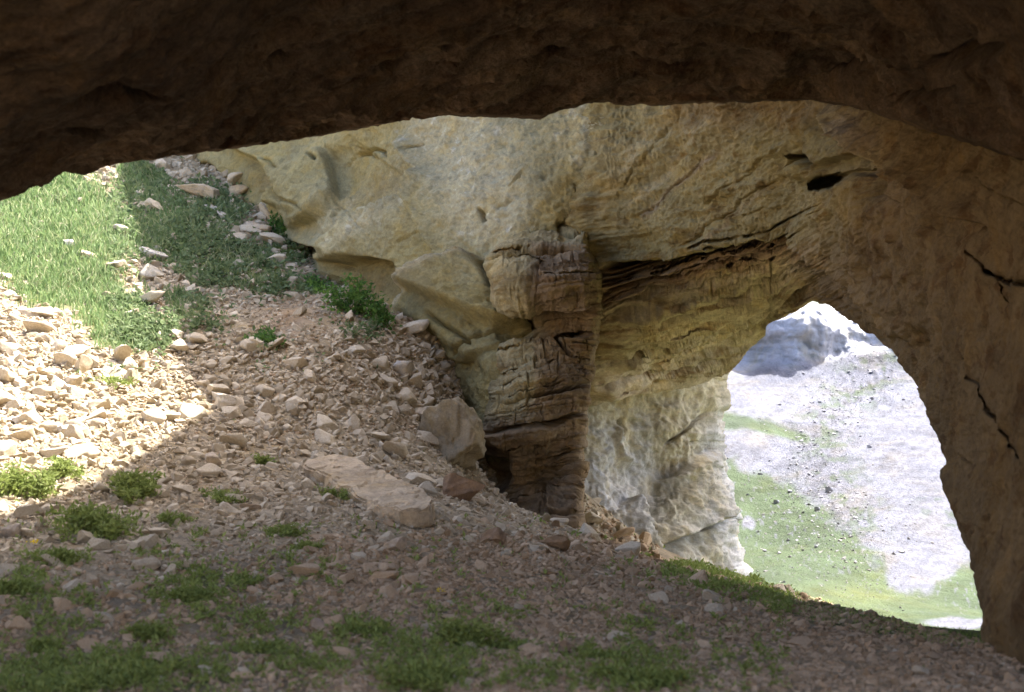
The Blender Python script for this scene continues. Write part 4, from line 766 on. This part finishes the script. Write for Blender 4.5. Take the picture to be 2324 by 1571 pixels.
# ------------------------------------------------------------------ plants
def leaves(centers, size, r, up=.6, ratio=.55):
    n = len(centers); dirs = r.normal(0, 1, (n, 3)); dirs[:, 2] = np.abs(dirs[:, 2]) * up; dirs /= np.linalg.norm(dirs, axis=1, keepdims=True)
    side = np.cross(dirs, r.normal(0, 1, (n, 3))); side /= np.linalg.norm(side, axis=1, keepdims=True) + 1e-9; L = (size * r.uniform(.6, 1.3, n))[:, None]; nr = np.cross(dirs, side)
    V = np.stack([centers, centers + dirs * L * .45 + side * L * ratio * .5 + nr * L * .1, centers + dirs * L, centers + dirs * L * .45 - side * L * ratio * .5 + nr * L * .1], 1)
    F = np.arange(n)[:, None] * 4; F = np.concatenate([F + [0, 1, 2], F + [0, 2, 3]], 0); return V.reshape(-1, 3), F
def blades(base, h, r, lean=.35, wd=.09):
    n = len(base); a = r.uniform(0, 6.28, n); H = (h * r.uniform(.5, 1.3, n))[:, None]; ln = r.normal(0, lean, (n, 2)); tip = base + np.concatenate([ln, np.ones((n, 1))], 1) * H; mid = base + np.concatenate([ln * .3, np.full((n, 1), .55)], 1) * H
    s = np.stack([np.cos(a), np.sin(a), 0 * a], -1) * H * wd
    V = np.stack([base - s, base + s, mid + s * .7, mid - s * .7, tip], 1); F = np.arange(n)[:, None] * 5; F = np.concatenate([F + [0, 1, 2], F + [0, 2, 3], F + [3, 2, 4]], 0); return V.reshape(-1, 3), F
def green_points(n, seed, fn, box):
    r = np.random.default_rng(seed); px = r.uniform(box[0], box[1], n); py = r.uniform(box[2], box[3], n); nz = fbm(np.stack([px / 22, py / 16, 0 * px], -1), 3, .6, off=5)
    m = r.random(n) < fn(px, py, nz); P, ok, d = hit(px[m], py[m]); m2 = ok & (d < 58); return P[m2], d[m2], r
def gA(px, py, nz): return sstep(.22, .6, green_at(px, py) + .30 * nz) * (px < 300) * (py < 900)
P, d, r = green_points(52000, 31, lambda a, b, c: sstep(.22, .6, green_at(a, b) + .30 * c) * (a < 420 - .0 * b) * (b < 860), (-500, 420, 350, 860))
V, F = blades(P, .0062 * d, r); tag(mesh_np('grass', V, F, M_grass, False), 'short bright grass on the upper left slope', kind='stuff')
P, d, r = green_points(60000, 32, lambda a, b, c: sstep(.1, .6, green_at(a, b) + .4 * c) * (b < 860) * (a > 250), (250, 900, 350, 860))
m = r.random(len(P)) < .55 + 1.0 * fbm(P * [.9, .9, 0], 3); P, d = P[m], d[m]; P[:, 2] += r.uniform(0, .3, len(P)) ** 1.3; V, F = leaves(P, .0050 * d, r); tag(mesh_np('undergrowth', V, F, M_herb, False), 'low green herbs on the shaded upper slope', kind='stuff')
P, d, r = green_points(190000, 33, lambda a, b, c: .75 * sstep(.1, .85, green_at(a, b) + .75 * c) * (a < 1800), (-60, 1800, 1180, 1600))
P[:, 2] += r.uniform(0, .07, len(P)); V, F = leaves(P, .0048 * d, r, .9, .4); tag(mesh_np('ground_cover', V, F, M_leaf, False), 'small green weeds creeping between the foreground stones', kind='stuff')
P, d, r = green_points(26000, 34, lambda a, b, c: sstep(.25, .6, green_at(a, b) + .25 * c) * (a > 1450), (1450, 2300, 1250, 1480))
M_crest_sunlit = leaf_mat('crest_grass_blade_painted_sun', (.15, .22, .04), (.28, .36, .10), .5)  # blades lightened to stand in for sunlight on the crest
V, F = blades(P, .0040 * d, r, .5, .08); tag(mesh_np('crest_grass', V, F, M_crest_sunlit, False), 'green grass fringe along the crest under the arch', kind='stuff')
P, d, r = green_points(14000, 36, lambda a, b, c: sstep(.22, .6, green_at(a, b) + .30 * c) * (b < 860), (-500, 600, 350, 860))
V, F = blades(P, .0075 * d, r, .5, .05); tag(mesh_np('dry_grass', V, F, M_dry, False), 'pale dry grass stalks on the upper slope', kind='stuff')
P, d, r = green_points(20000, 35, lambda a, b, c: .12 + .25 * sstep(.1, .4, c), (0, 2324, 700, 1600))
m = r.random(len(P)) < .28; P, d = P[m], d[m]; V, F = leaves(P, .0034 * d, r, 1.0, .4); tag(mesh_np('weed_seedlings', V, F, M_leaf, False), 'scattered tiny green seedlings among the stones', kind='stuff')

PL = [  # px, py base, half width px, height px, leaf px, material, label
 (806,715,44,88,11,'n','tall leafy dark green bush at the cliff foot above the scree'),(865,735,34,50,10,'n','low leafy green bush just right of the tall one at the cliff foot'),(925,712,26,36,9,'n','small dark bush beneath the brown overhang right of the tall bush'),
 (634,535,20,46,8,'n','upright green weed growing at the foot of the cliff by the flat boulder'),(592,468,16,26,7,'n','small green weed in the rocks near the top of the cliff foot'),(600,790,34,34,9,'n','low green plant cushion in the middle of the upper scree'),(716,660,22,30,8,'n','small green plant on the slope left of the tall bush'),
 (1062,1470,60,95,14,'l','leafy green tuft standing in the bottom foreground centre'),(1150,1478,34,40,12,'l','small weed right of the leafy foreground tuft'),(215,1215,90,95,16,'l','spreading green plant in the shade under the sunlit patch'),(310,1130,62,85,15,'l','bright green plant on the lower edge of the sunlight'),
 (48,1125,60,90,15,'l','sunlit light green plant at the left edge'),(150,1085,34,60,13,'l','small sunlit green plant right of the left edge plant'),(600,1056,24,30,9,'l','small green plant alone in the middle of the scree'),(520,1140,46,32,10,'l','low spreading weed left of the flat slab'),
 (772,1135,28,34,9,'l','small green weed growing against the flat slab'),(640,1215,40,36,10,'l','low weed below the left end of the slab'),(130,1280,56,46,13,'l','green plant among the stones at the lower left'),(40,1350,50,46,13,'l','dark green weed at the left edge of the foreground'),
 (105,1480,44,46,14,'l','dark weed tuft near the bottom left corner'),(340,1450,48,46,13,'l','rounded weed tuft in the lower left foreground'),(420,1365,64,46,12,'l','spreading fine-leaved weed in the left foreground'),(230,1560,150,64,15,'l','broad dark green clump along the bottom left edge'),
 (560,1325,36,24,10,'l','thin weed among stones right of the spreading one'),(255,875,50,26,9,'l','sparse green weed in the sunlit scree'),(960,1560,100,70,15,'l','dense green clump at the bottom edge left of centre'),(1480,1556,100,60,14,'l','wide green clump at the bottom edge right of centre'),(590,1480,50,36,12,'l','fine weed tuft at the bottom left of centre'),(830,1440,52,36,12,'l','fine pale green weed left of the leafy foreground tuft'),
 (690,1250,30,26,10,'l','weed in the dark gap below the slab'),(400,1190,30,36,10,'l','green sprig right of the spreading shade plant'),(1360,1500,40,30,12,'l','thin green weed right of the lone brown stone')]
for j, (x, y, hw, hh, lf, mt, lab) in enumerate(PL):
    p, dd = at(x, y); r = np.random.default_rng(500 + j); rx = hw / FPX * dd * 1.15; hz = hh / FPX * dd * (1.0 if mt == 'n' else .62); ls = lf / FPX * dd * 1.1
    ns = int(9 + hw / 3.5); sb = np.stack([r.normal(0, .40, ns) * rx, r.normal(0, .32, ns) * rx, 0 * np.arange(ns)], -1); ln = r.normal(0, .3, (ns, 2)); st_h = hz * r.uniform(.45, 1.05, ns)
    nl = int(26 + hh * .35); nl = int(nl * .8); u = r.random((ns, nl)) ** .8; c = sb[:, None] + np.stack([ln[:, :1] * st_h[:, None] * u + sb[:, :1] * .35 * u, ln[:, 1:] * st_h[:, None] * u, st_h[:, None] * u], -1) + r.normal(0, .11 * min(rx, hz) + ls * .3, (ns, nl, 3)) * [1, 1, .5]
    c = c.reshape(-1, 3); c[:, 2] = np.maximum(c[:, 2], .01) + gz(p[0] + c[:, 0], p[1] + c[:, 1]) - p[2]
    V, F = leaves(c, np.full(len(c), ls), r, .8, .5 if mt == 'n' else .36); o = bpy.data.objects.new('leafy_plant', None); COL.objects.link(o); mesh_np('foliage', V, F, M_nettle if mt == 'n' else M_leaf, False, parent=o); o.location = p; tag(o, lab, 'plant', 'green plants on the scree')
    tp = sb + np.concatenate([ln * st_h[:, None], st_h[:, None]], 1); wv = np.array([ls * .05, 0, 0]); wv2 = np.array([0, ls * .05, 0]); SV = np.stack([sb - wv, sb + wv, tp + wv * .4, tp - wv * .4, sb - wv2, sb + wv2, tp + wv2 * .4, tp - wv2 * .4], 1).reshape(-1, 3); kF = np.arange(ns)[:, None] * 8; SF = np.concatenate([kF + [0, 1, 2, 3], kF + [4, 5, 6, 7]], 0)
    mesh_np('stem', SV, SF, M_stem, False, parent=o)
for x, y, lab in [(74,1240,'yellow flower head among the stones at the lower left'),(1000,1352,'small yellow flower cluster in the foreground right of centre')]:
    p, dd = at(x, y + 8); r = np.random.default_rng(x); n = 18; c = r.normal(0, .022, (n, 3)) * [1.6, 1, .5] + [0, 0, .09]; V, F = leaves(c, np.full(n, .028), r, .6, .8); o = mesh_np('flower', V, F, M_flower, False); o.location = p; tag(o, lab, 'flower')
